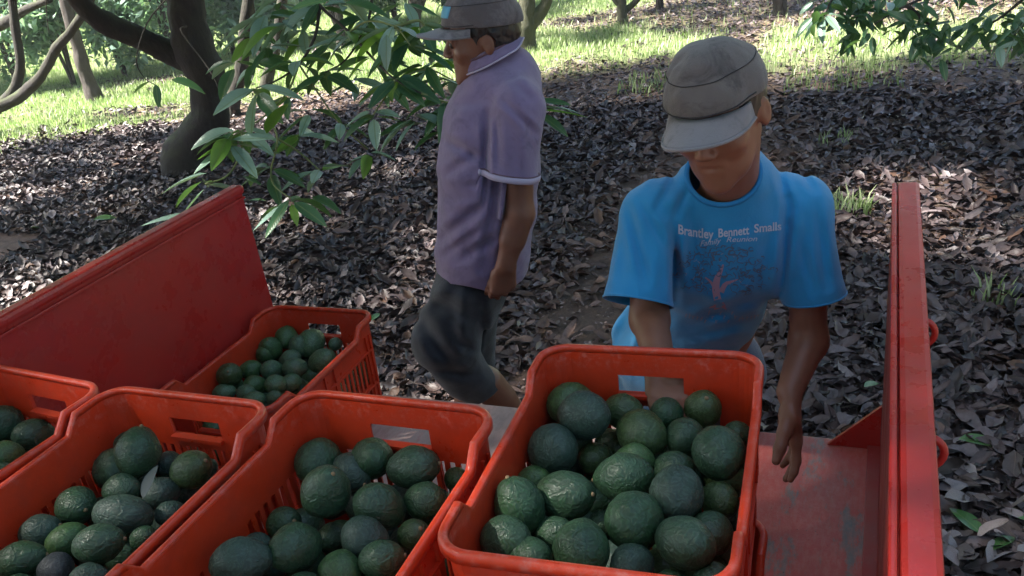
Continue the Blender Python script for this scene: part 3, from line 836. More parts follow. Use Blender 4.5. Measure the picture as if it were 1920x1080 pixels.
# entries: px, py, half length, half width, angle of the long axis, kind, stem
HELD = [
    [(1080, 738, 46, 40, 10, 'green', 0), (1169, 772, 38, 33, 0, 'olive', 1), (1250, 776, 33, 30, 0, 'dark', 0), (1320, 757, 37, 34, 90, 'olive', 1)],
    [(1094, 778, 50, 45, 20, 'blue', 0, .035), (1201, 812, 48, 43, -20, 'olive', 0, .02), (1286, 820, 39, 36, 0, 'dark', 0), (1346, 846, 50, 47, 80, 'dark', 0, .03), (1384, 816, 27, 26, 0, 'dark', 0, -.02)],
    [(1035, 842, 48, 46, 0, 'blue', 0, .01), (1118, 860, 35, 30, 0, 'olive', 0, -.04), (1188, 862, 38, 31, 0, 'green', 0, -.01), (1265, 880, 40, 33, 0, 'dark', 0, -.01)],
    [(1000, 902, 34, 28, 20, 'green', 1, -.03), (1060, 931, 58, 46, 15, 'dark', 1), (1167, 896, 57, 45, 10, 'dark', 0, .02), (1269, 924, 52, 48, 60, 'blue', 0, .03), (1348, 938, 36, 34, 0, 'olive', 0, -.01)],
    [(958, 948, 60, 46, 112, 'dark', 1, .02), (1040, 1003, 40, 33, 20, 'dark', 0, -.02), (1130, 980, 26, 24, 0, 'dark', 0, -.04), (1190, 976, 58, 53, 10, 'dark', 0, .03), (1333, 1000, 42, 40, 0, 'dark', 0, -.005)],
    [(911, 1008, 50, 44, 20, 'dark', 0), (992, 1046, 43, 38, 20, 'dark', 0, .0), (1090, 1028, 54, 51, 90, 'dark', 0, .025), (1186, 1058, 44, 38, 10, 'blue', 0), (1284, 1018, 54, 48, 0, 'dark', 0, .035), (1345, 1090, 40, 34, 0, 'dark', 0), (1262, 1100, 38, 32, 0, 'dark', 0, -.01)]]
MIDC = [
    [(570, 860, 43, 41, 60, 'dark', 0, .01), (644, 845, 32, 28, 0, 'olive', 0, -.02), (713, 840, 41, 38, 20, 'dark', 0, .02)],
    [(660, 886, 41, 35, -30, 'blue', 1, -.005), (776, 876, 53, 39, 12, 'dark', 2, .02), (866, 884, 24, 22, 0, 'olive', 1, -.02)],
    [(611, 920, 53, 46, 62, 'dark', 1, .04), (712, 950, 52, 42, -35, 'dark', 0, .015), (796, 940, 42, 35, 8, 'dark', 0)],
    [(532, 982, 37, 31, 25, 'dark', 1, -.02), (627, 1008, 32, 28, 0, 'dark', 0, -.05), (685, 1011, 49, 40, -25, 'blue', 2, .015), (775, 1003, 33, 29, 50, 'olive', 1, -.01)],
    [(482, 1026, 30, 27, 0, 'blue', 0, -.02), (556, 1026, 48, 44, 0, 'dark', 0, .015), (716, 1050, 45, 36, 12, 'dark', 0, .01)],
    [(453, 1052, 62, 43, 10, 'blue', 2, .03), (636, 1070, 44, 38, 0, 'green', 0, .0), (570, 1110, 42, 36, 0, 'dark', 0, -.01), (700, 1120, 42, 36, 20, 'dark', 0, -.01)]]
SECC = [
    [(236, 822, 32, 28, 90, 'dark', 0, .0), (206, 878, 24, 22, 0, 'blue', 0, -.035), (317, 872, 27, 25, 60, 'blue', 0, -.03)],
    [(148, 869, 43, 41, 0, 'dark', 0, .0), (259, 845, 48, 40, 95, 'dark', 0, .035), (359, 880, 44, 34, 32, 'olive', 1, .01), (405, 862, 18, 17, 0, 'dark', 0, -.03)],
    [(143, 949, 40, 35, 0, 'dark', 1, .0), (226, 918, 39, 30, 10, 'dark', 0, .0), (304, 924, 35, 29, 30, 'blue', 0, -.005), (318, 962, 26, 22, 20, 'blue', 0, -.03)],
    [(76, 998, 40, 32, 20, 'blue', 1, .0), (128, 1013, 38, 31, 15, 'green', 0, -.02), (231, 966, 58, 37, -8, 'blue', 0, .015)],
    [(40, 1050, 50, 34, 12, 'dark', 1, .01), (104, 1068, 35, 31, 0, 'purple', 0, -.01), (186, 1020, 50, 36, 12, 'dark', 2, .02), (268, 1008, 26, 22, 30, 'dark', 0, -.03)],
    [(168, 1084, 38, 28, 10, 'blue', 0, .005), (30, 1110, 40, 32, 0, 'dark', 0, -.01)]]
FIRC = [
    [(10, 795, 36, 33, 100, 'dark', 0, .01), (66, 813, 33, 29, 0, 'dark', 0, -.01)],
    [(10, 856, 31, 29, 0, 'green', 0, .0), (-45, 830, 34, 30, 0, 'dark', 0, 0)],
    [(8, 890, 28, 22, 0, 'dark', 0, -.01), (-50, 885, 34, 30, 0, 'dark', 0, 0)]]
BACK = [
    [(546, 625, 23, 21, 90, 'green', 0, .02), (594, 633, 28, 25, 60, 'pale', 0, .02), (633, 641, 13, 12, 0, 'pale', 0)],
    [(505, 653, 24, 22, 90, 'green', 1, .012), (560, 650, 22, 18, 90, 'pale', 0, .012), (544, 674, 22, 18, 20, 'pale', 0, -.005)],
    [(465, 663, 18, 17, 90, 'green', 0), (604, 677, 29, 22, 32, 'pale', 0, .015), (554, 690, 24, 19, 0, 'pale', 0, .01)],
    [(469, 694, 24, 18, 10, 'green', 0), (510, 693, 21, 18, 0, 'pale', 0), (546, 718, 20, 17, 10, 'pale', 0), (517, 721, 20, 18, 0, 'pale', 0)],
    [(411, 702, 24, 23, 60, 'olive', 1, .03), (442, 719, 14, 12, -30, 'pale', 0, -.01), (478, 722, 21, 18, 0, 'green', 0)],
    [(421, 736, 23, 17, 10, 'pale', 0), (461, 738, 20, 17, 0, 'pale', 0), (478, 750, 22, 16, 0, 'pale', 0), (513, 746, 17, 13, 30, 'pale', 0)]]
for cr, nm, rows, top, rz, fz, nx, ny in ((crH, 'raised crate', HELD, .085, .625, .14, 5, 7), (crM, 'crate beside raised one', MIDC, .105, .624, .14, 5, 6),
                          (cr2, 'crate with withered leaf', SECC, .105, .624, .14, 5, 6), (cr1, 'leftmost crate', FIRC, .11, .624, .14, 4, 6),
                          (crB, 'far crate by wall', BACK, .10, .312, .14, 5, 7)):
    MW = Matrix.Translation(cr.location) @ cr.rotation_euler.to_matrix().to_4x4()
    mm = crate_avos(nm, rows, top, rz, MW.inverted(), (CW / 2 - .016, CL / 2 - .016))
    fillers(cr, nx, ny, fz, nm, nx * 3 + ny, made=mm)
# withered leaf with its twig, lying on the avocados of the second crate
def surf_leaf(name, base, tip, width, mt, sag=.15, parent=None, fold=.18, roll=0.0, rows=9):
    base = np.asarray(base, float); tip = np.asarray(tip, float); L = np.linalg.norm(tip - base)
    v, f = leaf_shape(rows, 1.0, fold, 0, .2, .006, 3)
    v = v.copy(); v[:, 1] *= width / L; v[:, 2] *= width / L; v[:, 2] -= sag * (v[:, 0] ** 2 - v[:, 0])
    me = npmesh(name, v * L, f); me.materials.append(mt)
    o = bpy.data.objects.new(name, me); COL.objects.link(o); x = nrm(tip - base); z = nrm(ZV - x * (ZV @ x)); y = np.cross(z, x)
    m = Matrix(((x[0], y[0], z[0], base[0]), (x[1], y[1], z[1], base[1]), (x[2], y[2], z[2], base[2]), (0, 0, 0, 1))) @ Matrix.Rotation(roll, 4, 'X')
    if parent: o.parent = parent; m = Matrix.Translation(parent.location).inverted() @ m
    o.matrix_local = m; return o
a, b = atz(268, 935, .585), atz(296, 872, .615)
wl = surf_leaf('withered_leaf', a, b, .020, M_GREYLEAF)
tag(wl, 'withered grey leaf with thin yellow twig lying on avocados in the crate second from left', 'leaf')
tw = MB().tube([atz(268, 935, .607), atz(259, 968, .612)], .0014, 6); tw.tube([atz(259, 967, .612), atz(322, 942, .615)], .0012, 6)
o = tw.build('twig', M_TWIG); o.parent = wl; o.matrix_parent_inverse = wl.matrix_local.inverted()

# ------------------------------------------------------------------ bodies: signed distance modelling + surface nets
class Field:
    def __init__(s, lo, hi, h):
        s.lo = np.array(lo, float); s.h = h; s.n = np.ceil((np.array(hi) - s.lo) / h).astype(int) + 1
        s.f = np.full(s.n, .25, np.float32)
    def box(s, lo, hi):
        a = np.maximum(0, np.floor((np.array(lo) - s.lo) / s.h).astype(int)); b = np.minimum(s.n, np.ceil((np.array(hi) - s.lo) / s.h).astype(int) + 1)
        if (b <= a).any(): return None
        ax = [s.lo[i] + s.h * np.arange(a[i], b[i]) for i in range(3)]
        X = np.stack(np.meshgrid(*ax, indexing='ij'), -1).astype(np.float32)
        return tuple(slice(a[i], b[i]) for i in range(3)), X
    def put(s, sl, d, k, mode):
        g = s.f[sl]
        if mode == 'add':
            h = np.maximum(k - np.abs(g - d), 0) / k; s.f[sl] = np.minimum(g, d) - h * h * k * .25
        else:
            d = -d; h = np.maximum(k - np.abs(g - d), 0) / k; s.f[sl] = np.maximum(g, d) + h * h * k * .25
    def cone(s, a, b, ra, rb=None, k=.02, flat=None, fs=1.0, mode='add'):
        """tapered capsule; flat = axis along which it is squeezed by fs (>1 = thinner)"""
        a = np.array(a, float); b = np.array(b, float); rb = ra if rb is None else rb; m = max(ra, rb) + k + .012
        r = s.box(np.minimum(a, b) - m, np.maximum(a, b) + m)
        if r is None: return s
        sl, X = r; P = X - a.astype(np.float32); d = (b - a)
        if flat is not None:
            n = nrm(flat).astype(np.float32); P = P + ((fs - 1) * (P @ n))[..., None] * n; d = d + (fs - 1) * (d @ n) * n
        L2 = max(d @ d, 1e-9); t = np.clip((P @ d.astype(np.float32)) / L2, 0, 1)
        q = np.linalg.norm(P - t[..., None] * d.astype(np.float32), axis=-1) - (ra + (rb - ra) * t)
        if flat is not None: q = q / (1 + (fs - 1) * .5)
        s.put(sl, q, k, mode); return s
    def ell(s, c, r, Rm=None, k=.02, mode='add'):
        c = np.array(c, float); r = np.array(r, float); Rm = np.eye(3) if Rm is None else np.asarray(Rm); m = r.max() + k + .012
        q = s.box(c - m, c + m)
        if q is None: return s
        sl, X = q; P = (X - c.astype(np.float32)) @ Rm.astype(np.float32)
        k0 = np.linalg.norm(P / r, axis=-1); k1 = np.linalg.norm(P / (r * r), axis=-1) + 1e-6
        s.put(sl, k0 * (k0 - 1) / k1, k, mode); return s
    def chain(s, pts, rad, **kw):
        for i in range(len(pts) - 1): s.cone(pts[i], pts[i + 1], rad[i], rad[i + 1], **kw)
        return s
    def warp(s, fn, band=.03):
        ix = np.argwhere(np.abs(s.f) < band); P = s.lo + ix * s.h
        s.f[ix[:, 0], ix[:, 1], ix[:, 2]] += fn(P).astype(np.float32); return s
    def mesh(s, smooth=1):
        f = s.f; ins = f < 0
        nx, ny, nz = s.n
        c = np.zeros((nx - 1, ny - 1, nz - 1), np.int8)
        for a in (0, 1):
            for b in (0, 1):
                for d in (0, 1): c += ins[a:nx - 1 + a, b:ny - 1 + b, d:nz - 1 + d]
        act = np.argwhere((c > 0) & (c < 8)); idx = np.full(c.shape, -1, np.int32)
        idx[act[:, 0], act[:, 1], act[:, 2]] = np.arange(len(act))
        acc = np.zeros((len(act), 3)); cnt = np.zeros(len(act))
        cor = [(a, b, d) for a in (0, 1) for b in (0, 1) for d in (0, 1)]
        val = {q: f[act[:, 0] + q[0], act[:, 1] + q[1], act[:, 2] + q[2]] for q in cor}
        for p in cor:
            for ax in range(3):
                if p[ax]: continue
                q = list(p); q[ax] = 1; q = tuple(q); a, b = val[p], val[q]; m = (a < 0) != (b < 0)
                t = np.where(m, a / np.where(m, a - b, 1), 0); pos = np.tile(np.array(p, float), (len(act), 1)); pos[:, ax] += t
                acc += pos * m[:, None]; cnt += m
        V = s.lo + (act + acc / np.maximum(cnt, 1)[:, None]) * s.h; F = []
        for ax in range(3):
            a = [slice(1, -1)] * 3; a[ax] = slice(0, -1); b = [slice(1, -1)] * 3; b[ax] = slice(1, None)
            A, B = ins[tuple(a)], ins[tuple(b)]; e = np.argwhere(A != B); o = np.array([1, 1, 1]); o[ax] = 0; e = e + o
            fl = ins[e[:, 0], e[:, 1], e[:, 2]]
            u, v = [(1, 2), (2, 0), (0, 1)][ax]
            def cell(du, dv):
                q = e.copy(); q[:, u] -= du; q[:, v] -= dv; return idx[q[:, 0], q[:, 1], q[:, 2]]
            Q = np.stack([cell(1, 1), cell(0, 1), cell(0, 0), cell(1, 0)], 1); Q[~fl] = Q[~fl][:, ::-1]
            F.append(Q[(Q >= 0).all(1)])
        F = np.concatenate(F)
        for _ in range(smooth): V = lap(V, F)
        return V, F
def lap(V, F, w=.5):
    acc = np.zeros_like(V); cnt = np.zeros(len(V))
    for i in range(4):
        a, b = F[:, i], F[:, (i + 1) % 4]
        for k in range(3): acc[:, k] += np.bincount(a, V[b, k], len(V)) + np.bincount(b, V[a, k], len(V))
        cnt += np.bincount(a, minlength=len(V)) + np.bincount(b, minlength=len(V))
    return V * (1 - w) + w * acc / np.maximum(cnt, 1)[:, None]
def clip_mesh(V, F, cuts):
    """open the cloth: each cut is (g, grad, where); faces with g > 0 go, their border is snapped onto g = 0"""
    for g, where in cuts:
        gv = g(V); wv = where(V) if where is not None else np.ones(len(V), bool)
        out = (gv > 0) & wv; keep = ~out[F].all(1); F = F[keep]
        used = np.zeros(len(V), bool); used[F.ravel()] = True
        mv = used & out; e = 1e-4; G = np.stack([(g(V[mv] + np.eye(3)[i] * e) - g(V[mv] - np.eye(3)[i] * e)) / (2 * e) for i in range(3)], 1)
        V = V.copy(); V[mv] -= G * (gv[mv] / np.maximum((G ** 2).sum(1), 1e-6))[:, None]
        re = np.full(len(V), -1); re[used] = np.arange(used.sum()); V = V[used]; F = re[F]
    return V, F
def plane(p, n):
    p = np.asarray(p, float); n = nrm(n); return lambda X: (X - p) @ n
def cloth(name, VF, mt, parent, thick=.004):
    me = npmesh(name, *VF); me.materials.append(mt)
    o = link(name, me, parent, None, True)
    if thick: md = o.modifiers.new('cloth_thickness', 'SOLIDIFY'); md.thickness = thick; md.offset = -1
    return o
def frame(fwd, up=(0, 0, 1), roll=0):
    f = nrm(fwd); r = nrm(np.cross(f, up)); u = np.cross(r, f)
    c, s = math.cos(roll), math.sin(roll); r, u = r * c + u * s, u * c - r * s
    return np.stack([r, f, u], 1)      # columns: right(x), forward(y), up(z)
def head_sdf(F, c, Rm, s=1.0, ears=True):
    L = lambda p: c + Rm @ (np.array(p, float) * s)
    F.ell(L((0, -.013, .028)), np.array((.074, .092, .078)) * s, Rm, .02)
    F.ell(L((0, .026, -.03)), np.array((.060, .060, .078)) * s, Rm, .03)
    F.ell(L((0, .034, -.076)), np.array((.047, .048, .034)) * s, Rm, .025)
    F.ell(L((0, .070, -.098)), np.array((.022, .017, .016)) * s, Rm, .022)
    for q in (-1, 1):
        F.ell(L((q * .038, .060, -.018)), np.array((.022, .020, .020)) * s, Rm, .02)
        F.ell(L((q * .030, .092, .008)), np.array((.017, .013, .011)) * s, Rm, .012, mode='sub')
        F.ell(L((q * .030, .077, .007)), np.array((.014, .012, .011)) * s, Rm, .004)
    F.cone(L((-.036, .080, .026)), L((.036, .080, .026)), .010 * s, k=.012)
    F.cone(L((0, .086, .014)), L((0, .101, -.020)), .0075 * s, .0105 * s, k=.012)
    for q in (-1, 1): F.ell(L((q * .012, .094, -.025)), np.array((.008, .009, .007)) * s, Rm, .008)
    F.cone(L((-.019, .078, -.050)), L((.019, .078, -.050)), .0058 * s, k=.010)
    F.cone(L((-.015, .078, -.0625)), L((.015, .078, -.0625)), .0064 * s, k=.010)
    F.cone(L((-.021, .0865, -.0562)), L((.021, .0865, -.0562)), .0034 * s, k=.004, mode='sub')
    for q in (-1, 1):
        F.ell(L((q * .077, -.010, -.004)), np.array((.0075, .0165, .028)) * s, Rm @ rotz_small(q * .35), .008)
        F.ell(L((q * .088, -.005, .001)), np.array((.0085, .0095, .016)) * s, Rm, .003, mode='sub')
    return L
def rotz_small(a): return np.array([[math.cos(a), -math.sin(a), 0], [math.sin(a), math.cos(a), 0], [0, 0, 1]])
def hand_sdf(F, wrist, d, across, palmn, curl, spread=.06, thumb=(.55, .5), s=1.0, fl=(.070, .078, .073, .058)):
    """d = wrist to knuckles, across = towards the thumb side, palmn = out of the palm"""
    d, across, palmn = nrm(d), nrm(across), nrm(palmn); wrist = np.asarray(wrist, float)
    kn = []
    for i, a in enumerate((.029, .010, -.010, -.028)):
        k = wrist + d * (.088 - .006 * abs(i - 1) - (.006 if i == 3 else 0)) * s + across * a * s; kn.append(k)
        F.cone(wrist + across * a * .55 * s + d * .012 * s, k, .0165 * s, .0125 * s, k=.014, flat=palmn, fs=1.15)
    F.ell(wrist + d * .045 * s + across * .020 * s + palmn * .009 * s, np.array((.020, .030, .014)) * s, np.stack([across, d, palmn], 1), .012)
    for i, k in enumerate(kn):
        ang = 0; p = k; dd = nrm(d + across * (1.5 - i) * spread)
        for j, (q, r0, r1) in enumerate(((.46, .0096, .0088), (.30, .0088, .0080), (.24, .0080, .0066))):
            ang += curl[i][j] if isinstance(curl[0], (list, tuple)) else curl[j]
            v = nrm(dd * math.cos(ang) + palmn * math.sin(ang)); e = p + v * fl[i] * q * s * 1.0
            F.cone(p, e, r0 * s, r1 * s, k=.005); p = e
    t0 = wrist + d * .025 * s + across * .022 * s + palmn * .006 * s
    td = nrm(d * (1 - thumb[0]) + across * thumb[0] + palmn * .25)
    t1 = t0 + td * .042 * s; t2 = t1 + nrm(td + d * .35 + palmn * thumb[1]) * .032 * s; t3 = t2 + nrm(td + d * .6 + palmn * thumb[1] * 1.4) * .024 * s
    F.chain([t0, t1, t2, t3], [.0165 * s, .0125 * s, .0105 * s, .0085 * s], k=.010)
def creases(P, segs):
    r = np.zeros(len(P))
    for a, b, wd, dp in segs:
        a = np.asarray(a); b = np.asarray(b); d = b - a; t = np.clip(((P - a) @ d) / (d @ d), 0, 1)
        q = np.linalg.norm(P - a - t[:, None] * d, axis=1); r += dp * np.exp(-(q / wd) ** 2) * np.sin(np.pi * np.clip(t, .02, .98)) ** .5
    return r
def folds(P, segs, Dmax):
    # folds run in depth through the cloth on the side that faces the trailer
    q = proj(P); r = np.zeros(len(P)); m = (P @ DV) < Dmax
    for (ax, ay), (bx, by), wd, dp in segs:
        a = np.array([ax, ay], float); d = np.array([bx - ax, by - ay], float); t = np.clip(((q[:, :2] - a) @ d) / (d @ d), 0, 1)
        e = q[:, :2] - a - t[:, None] * d; sd = (e @ np.array([-d[1], d[0]]) / np.linalg.norm(d)); l = np.linalg.norm(e, axis=1)
        r += dp * (np.exp(-(l / wd) ** 2) - .55 * np.exp(-((l - wd * 1.7) / wd) ** 2)) * np.sin(np.pi * np.clip(t, .04, .96)) ** .6
    return r * m
def ring_tube(name, pts, r, mt, parent, flat=1.0, nz=None):
    return MB().tube(pts, r, 8, closed=True, flat=flat, nz=nz).build(name, mt, parent, True, world=True)
def boundary_loop(V, F, near, maxd):
    """ordered open-edge loop around a point"""
    E = {}
    for q in F:
        for i in range(4):
            a, b = int(q[i]), int(q[(i + 1) % 4])
            if a != b: E[(a, b)] = 1
    nxt = {a: b for (a, b) in E if (b, a) not in E}
    best = None; seen = set()
    for st in nxt:
        if st in seen: continue
        l = [st]; seen.add(st); c = nxt[st]
        while c != st and c in nxt and c not in seen: l.append(c); seen.add(c); c = nxt[c]
        if len(l) > 20:
            cc = V[l].mean(0); dd = np.linalg.norm(cc - near)
            if dd < maxd and (best is None or dd < best[0]): best = (dd, l)
    if best is None: return None
    P = V[best[1]]
    for _ in range(6): P = (np.roll(P, 1, 0) + P + np.roll(P, -1, 0)) / 3
    return P[::2]

def crown_cap(parent, c, Rm, name, mt, mtb, s=1.0, flat_top=.0, brim=(.082, .080), droop=.030, tiltb=-.10, h=.003, back_open=True):
    """baseball style cap: crown + brim + seams; c,Rm = head frame"""
    L = lambda p: c + Rm @ (np.array(p, float) * s)
    lo = c - .17 * s; hi = c + .2 * s
    F = Field(lo, hi, h)
    F.ell(L((0, -.012, .052)), np.array((.084, .104, .071)) * s, Rm, .01)
    F.cone(L((0, -.028, .078)), L((0, .004, .080)), .062 * s, .060 * s, k=.03, flat=Rm[:, 2], fs=1.45)
    F.cone(L((0, -.028, .034)), L((0, .004, .038)), .080 * s, .077 * s, k=.03, flat=Rm[:, 2], fs=1.9)
    segs = [(L((-.06, .05, .12)), L((.05, .07, .08)), .012, .004), (L((.02, .0, .16)), L((.07, .04, .07)), .010, .004), (L((-.07, -.02, .12)), L((-.04, .07, .08)), .012, .003), (L((.03, .05, .13)), L((.085, .0, .08)), .008, -.003)]
    F.warp(lambda P: vnoise(P, 24, 3) * .0050 * s + vnoise(P, 60, 5) * .0010 + creases(P, segs))
    V, Fa = F.mesh(1)
    V, Fa = clip_mesh(V, Fa, [(plane(L((0, 0, .036)), Rm @ np.array([0, .10, -1.0])), None)])
    cap = cloth(name, (V, Fa), mt, parent, .0025 * s)
    # seams: horizontal round the crown and band edge
    bv = BVHTree.FromPolygons([tuple(v) for v in V], [tuple(int(k) for k in f) for f in Fa])
    def on(dirl, z, off=.0008):
        o = Vector(L((0, -.012, z))); d_ = Vector(Rm @ np.array([dirl[0], dirl[1], 0.0])).normalized()
        hit = bv.ray_cast(o + d_ * .25, -d_)
        return np.array(hit[0]) + np.array(d_) * off if hit[0] is not None else np.array(o + d_ * .08)
    th = np.linspace(0, 2 * math.pi, 73)[:-1]
    P = [on((math.cos(a), math.sin(a)), .090 + .004 * math.sin(a)) for a in th]
    ring_tube('seam', P, .0009, M_SEAM, cap)
    P = [on((math.cos(a), math.sin(a)), .043 + .004 * math.sin(a), .001) for a in th[4:33]]
    MB().tube(P, .0012, 6).build('band_seam', M_SEAM, cap, True, world=True)
    # brim
    n, m = 27, 8; BV = []; BF = []
    for j in range(m):
        v = j / (m - 1)
        for i in range(n):
            a = -1.18 + 2.36 * i / (n - 1)
            ex = .083 * math.sin(a); ey = -.010 + .101 * math.cos(a) 
            ln = brim[0] * max(0.0, math.cos(a * 1.33)) ** .5 * v
            x = ex * (1 + .05 * v); y = ey + ln
            z = .040 - .004 * v + tiltb * ln - droop * (x / .083) ** 2 * (.25 + .75 * v)
            BV.append(L((x, y, z)))
    BV = np.array(BV)
    BF = [(j * n + i, j * n + i + 1, (j + 1) * n + i + 1, (j + 1) * n + i) for j in range(m - 1) for i in range(n - 1)]
    b = cloth('brim', (BV, np.array(BF)), mtb, cap, .0045 * s)
    MB().tube(np.vstack([BV[(m - 1) * n:m * n]]), .0030 * s, 8).build('brim_edge', mtb, cap, True, world=True)
    return cap, bv
def shoe(parent, heel, toe, up=(0, 0, 1)):
    heel = np.array(heel, float); toe = np.array(toe, float); F = Field(np.minimum(heel, toe) - .09, np.maximum(heel, toe) + .14, .006)
    F.chain([heel + [0, 0, .035], (heel + toe) / 2 + [0, 0, .035], toe + [0, 0, .028]], [.038, .042, .036], k=.03); F.cone(heel + [0, 0, .04], heel + [0, 0, .09], .042, .045, k=.03)
    F.warp(lambda P: 0 * P[:, 0])
    V, Fa = F.mesh(1); V[:, 2] = np.maximum(V[:, 2], min(heel[2], toe[2]) + 0.0)
    return cloth('shoe', (V, Fa), M_SHOE, parent, 0)
def eyes(parent, L, Rm, s=1.0):
    for q in (-1, 1):
        me = bpy.data.meshes.new('eye'); bm = bmesh.new(); bmesh.ops.create_uvsphere(bm, u_segments=16, v_segments=10, radius=.0115 * s); bm.to_mesh(me); bm.free()
        for p in me.polygons: p.use_smooth = True
        me.materials.append(M_HAIR); o = link('eye', me, parent); o.location = Vector(L((q * .030, .080, .007))) - parent.location

# ================= the man in the turquoise shirt
def man_blue():
    base = pt(1290, 760, 2.12); base[2] = GZ
    root = empty('person', base, 'man in turquoise printed t-shirt and stained grey cap bending over the raised crate', 'person')
    hc = pt(1348, 216, 1.52)
    fwd = nrm(-DV * math.cos(R_(15)) + UX * -.56 - ZV * math.sin(R_(17)))
    Rm = frame(fwd, roll=R_(-5))
    B = Field(pt(1290, 500, 2.25) * [1, 1, 0] + [-.44, -1.05, GZ - .02], pt(1290, 500, 2.25) * [1, 1, 0] + [.62, .30, 1.12], .0042)
    L = head_sdf(B, hc, Rm, 1.0)
    sL, sR = pt(1212, 425, 1.65), pt(1512, 408, 1.71)
    neck = pt(1366, 338, 1.665)
    B.cone(L((0, -.030, -.05)), neck + [0, .0, -.02], .055, .056, k=.03)
    nk2 = neck - [0, 0, .07] + DV * .03
    B.cone(nk2, sL + DV * .02, .045, .036, k=.03); B.cone(nk2, sR + DV * .02, .045, .036, k=.03)
    chest = pt(1360, 470, 1.80); B.cone(nk2, chest, .05, .08, k=.03); belly = pt(1325, 600, 1.92); pelv = pt(1300, 700, 2.10)
    B.cone(chest, belly, .115, .105, k=.05, flat=DV, fs=1.35); B.cone(belly, pelv, .11, .13, k=.05, flat=DV, fs=1.3)
    # arm on the picture's left, reaching to the crate's far handle
    eL = pt(1218, 600, 1.56); wL = pt(1240, 690, 1.335)
    B.chain([sL, eL, wL], [.040, .037, .026], k=.02)
    hd = nrm(pt(1250, 715, 1.27) - wL)
    hand_sdf(B, wL, hd + [0, 0, -.35], -UX * -1, -DV, (.5, .9, .6), thumb=(.5, .2), s=.95)
    # arm on the picture's right, hanging open beside the crate
    eR = pt(1516, 640, 1.66); wR = pt(1480, 735, 1.56)
    B.chain([sR, eR, wR], [.040, .0385, .0265], k=.02)
    tip = pt(1486, 895, 1.50)
    hand_sdf(B, wR, nrm(tip - wR) + UX * .12, nrm(-DV - UX * .30), nrm(-UX - DV * .25), [(.12, .30, .25), (.22, .35, .28), (.30, .40, .30), (.40, .45, .3)], spread=.09, thumb=(.50, .30), s=1.10)
    # legs
    for q in (-1, 1):
        hip = pelv + UX * .085 * q + [0, 0, -.02]; kn = hip + np.array([0, 0, -.36]) - DV * -.04; an = np.array([kn[0], kn[1], GZ + .08]) + DV * .05
        kn = (hip + an) / 2 + DV * .02
        B.chain([hip, kn, an], [.075, .052, .038], k=.03)
        B.cone(an, an - DV * .12 + [0, 0, -.045], .035, .030, k=.02)
        root['_a%d' % q] = 0; del root['_a%d' % q]
        (ankles.append((hip, kn, an)))
    body = cloth('body', B.mesh(1), M_SKIN, root, 0)
    eyes(root, L, Rm)
    # hair showing below the cap
    H = Field(hc - .15, hc + .15, .0035)
    H.ell(L((0, -.018, .030)), (.079, .097, .088), Rm, .01)
    H.warp(lambda P: vnoise(P, 120, 2) * .002)
    V, Fa = clip_mesh(*H.mesh(0), [(plane(L((0, 0, -.035)), -Rm[:, 2]), None), (plane(L((0, .034, 0)), Rm @ np.array([0, 1, -.35])), None), (plane(L((0, 0, .060)), Rm[:, 2]), None)])
    cloth('hair', (V, Fa), M_HAIR, root, .003)
    cap, _ = crown_cap(root, hc + Rm @ np.array([0, .004, .008]), Rm, 'cap', M_CAP, M_CAPB, .95, brim=(.082, 0), droop=.036, tiltb=-.10)
    # t-shirt
    S = Field(pt(1290, 500, 1.9) * [1, 1, 0] + [-.45, -.60, .0], pt(1290, 500, 1.9) * [1, 1, 0] + [.55, .52, .92], .0042)
    slE, srE = pt(1196, 566, 1.565), pt(1527, 556, 1.665)
    upL, upR = pt(1224, 404, 1.655), pt(1500, 390, 1.70)
    nb = pt(1366, 355, 1.70)
    S.cone(upL, nb, .050, .068, k=.06); S.cone(upR, nb, .050, .068, k=.06)
    S.cone(pt(1366, 345, 1.665), pt(1362, 400, 1.68), .076, .095, k=.05)
    ch = pt(1356, 455, 1.735)
    S.cone(ch - UX * .045, ch + UX * .04, .116, .116, k=.05, flat=DV, fs=1.18)
    mid = pt(1318, 560, 1.86); wa = pt(1266, 650, 1.965); hm = pt(1272, 745, 2.10)
    S.cone(ch, mid, .142, .130, k=.05, flat=DV, fs=1.2); S.cone(mid, wa, .130, .146, k=.05, flat=DV, fs=1.15); S.cone(wa, hm, .148, .165, k=.05, flat=DV, fs=1.15)
    S.cone(upL, slE, .062, .070, k=.04, flat=DV, fs=1.05); S.cone(slE, slE + (slE - upL) * .3, .069, .070, k=.01)
    S.cone(upR, srE, .058, .062, k=.04); S.cone(srE, srE + (srE - upR) * .3, .062, .063, k=.01)
    c_ = lambda x, y, D: pt(x, y, D)
    segs = [((1264, 425), (1268, 560), 9, .012), ((1238, 420), (1228, 545), 13, -.005), ((1180, 390), (1212, 530), 9, .008), ((1160, 430), (1148, 540), 9, -.004), ((1200, 378), (1252, 470), 8, .006),
            ((1268, 325), (1228, 398), 8, .006), ((1292, 352), (1262, 415), 7, .005), ((1300, 400), (1318, 500), 9, .004), ((1478, 375), (1466, 545), 9, .012), ((1458, 312), (1480, 392), 8, .006), ((1500, 380), (1500, 480), 9, -.005),
            ((1530, 380), (1550, 540), 9, .007), ((1498, 440), (1524, 550), 8, .006), ((1275, 560), (1400, 606), 13, .006), ((1290, 610), (1425, 556), 12, .007), ((1285, 650), (1400, 622), 12, -.006), ((1180, 590), (1152, 655), 11, .008),
            ((1200, 600), (1185, 660), 8, -.006), ((1440, 440), (1420, 570), 12, .004), ((1230, 300), (1190, 350), 8, .004), ((1500, 320), (1530, 360), 8, .005)]
    S.warp(lambda P: folds(P, segs, 2.0) + vnoise(P * [1, 1, .55], 14, 2) * .0035 + vnoise(P, 34, 6) * .0014)
    V, Fa = S.mesh(2)
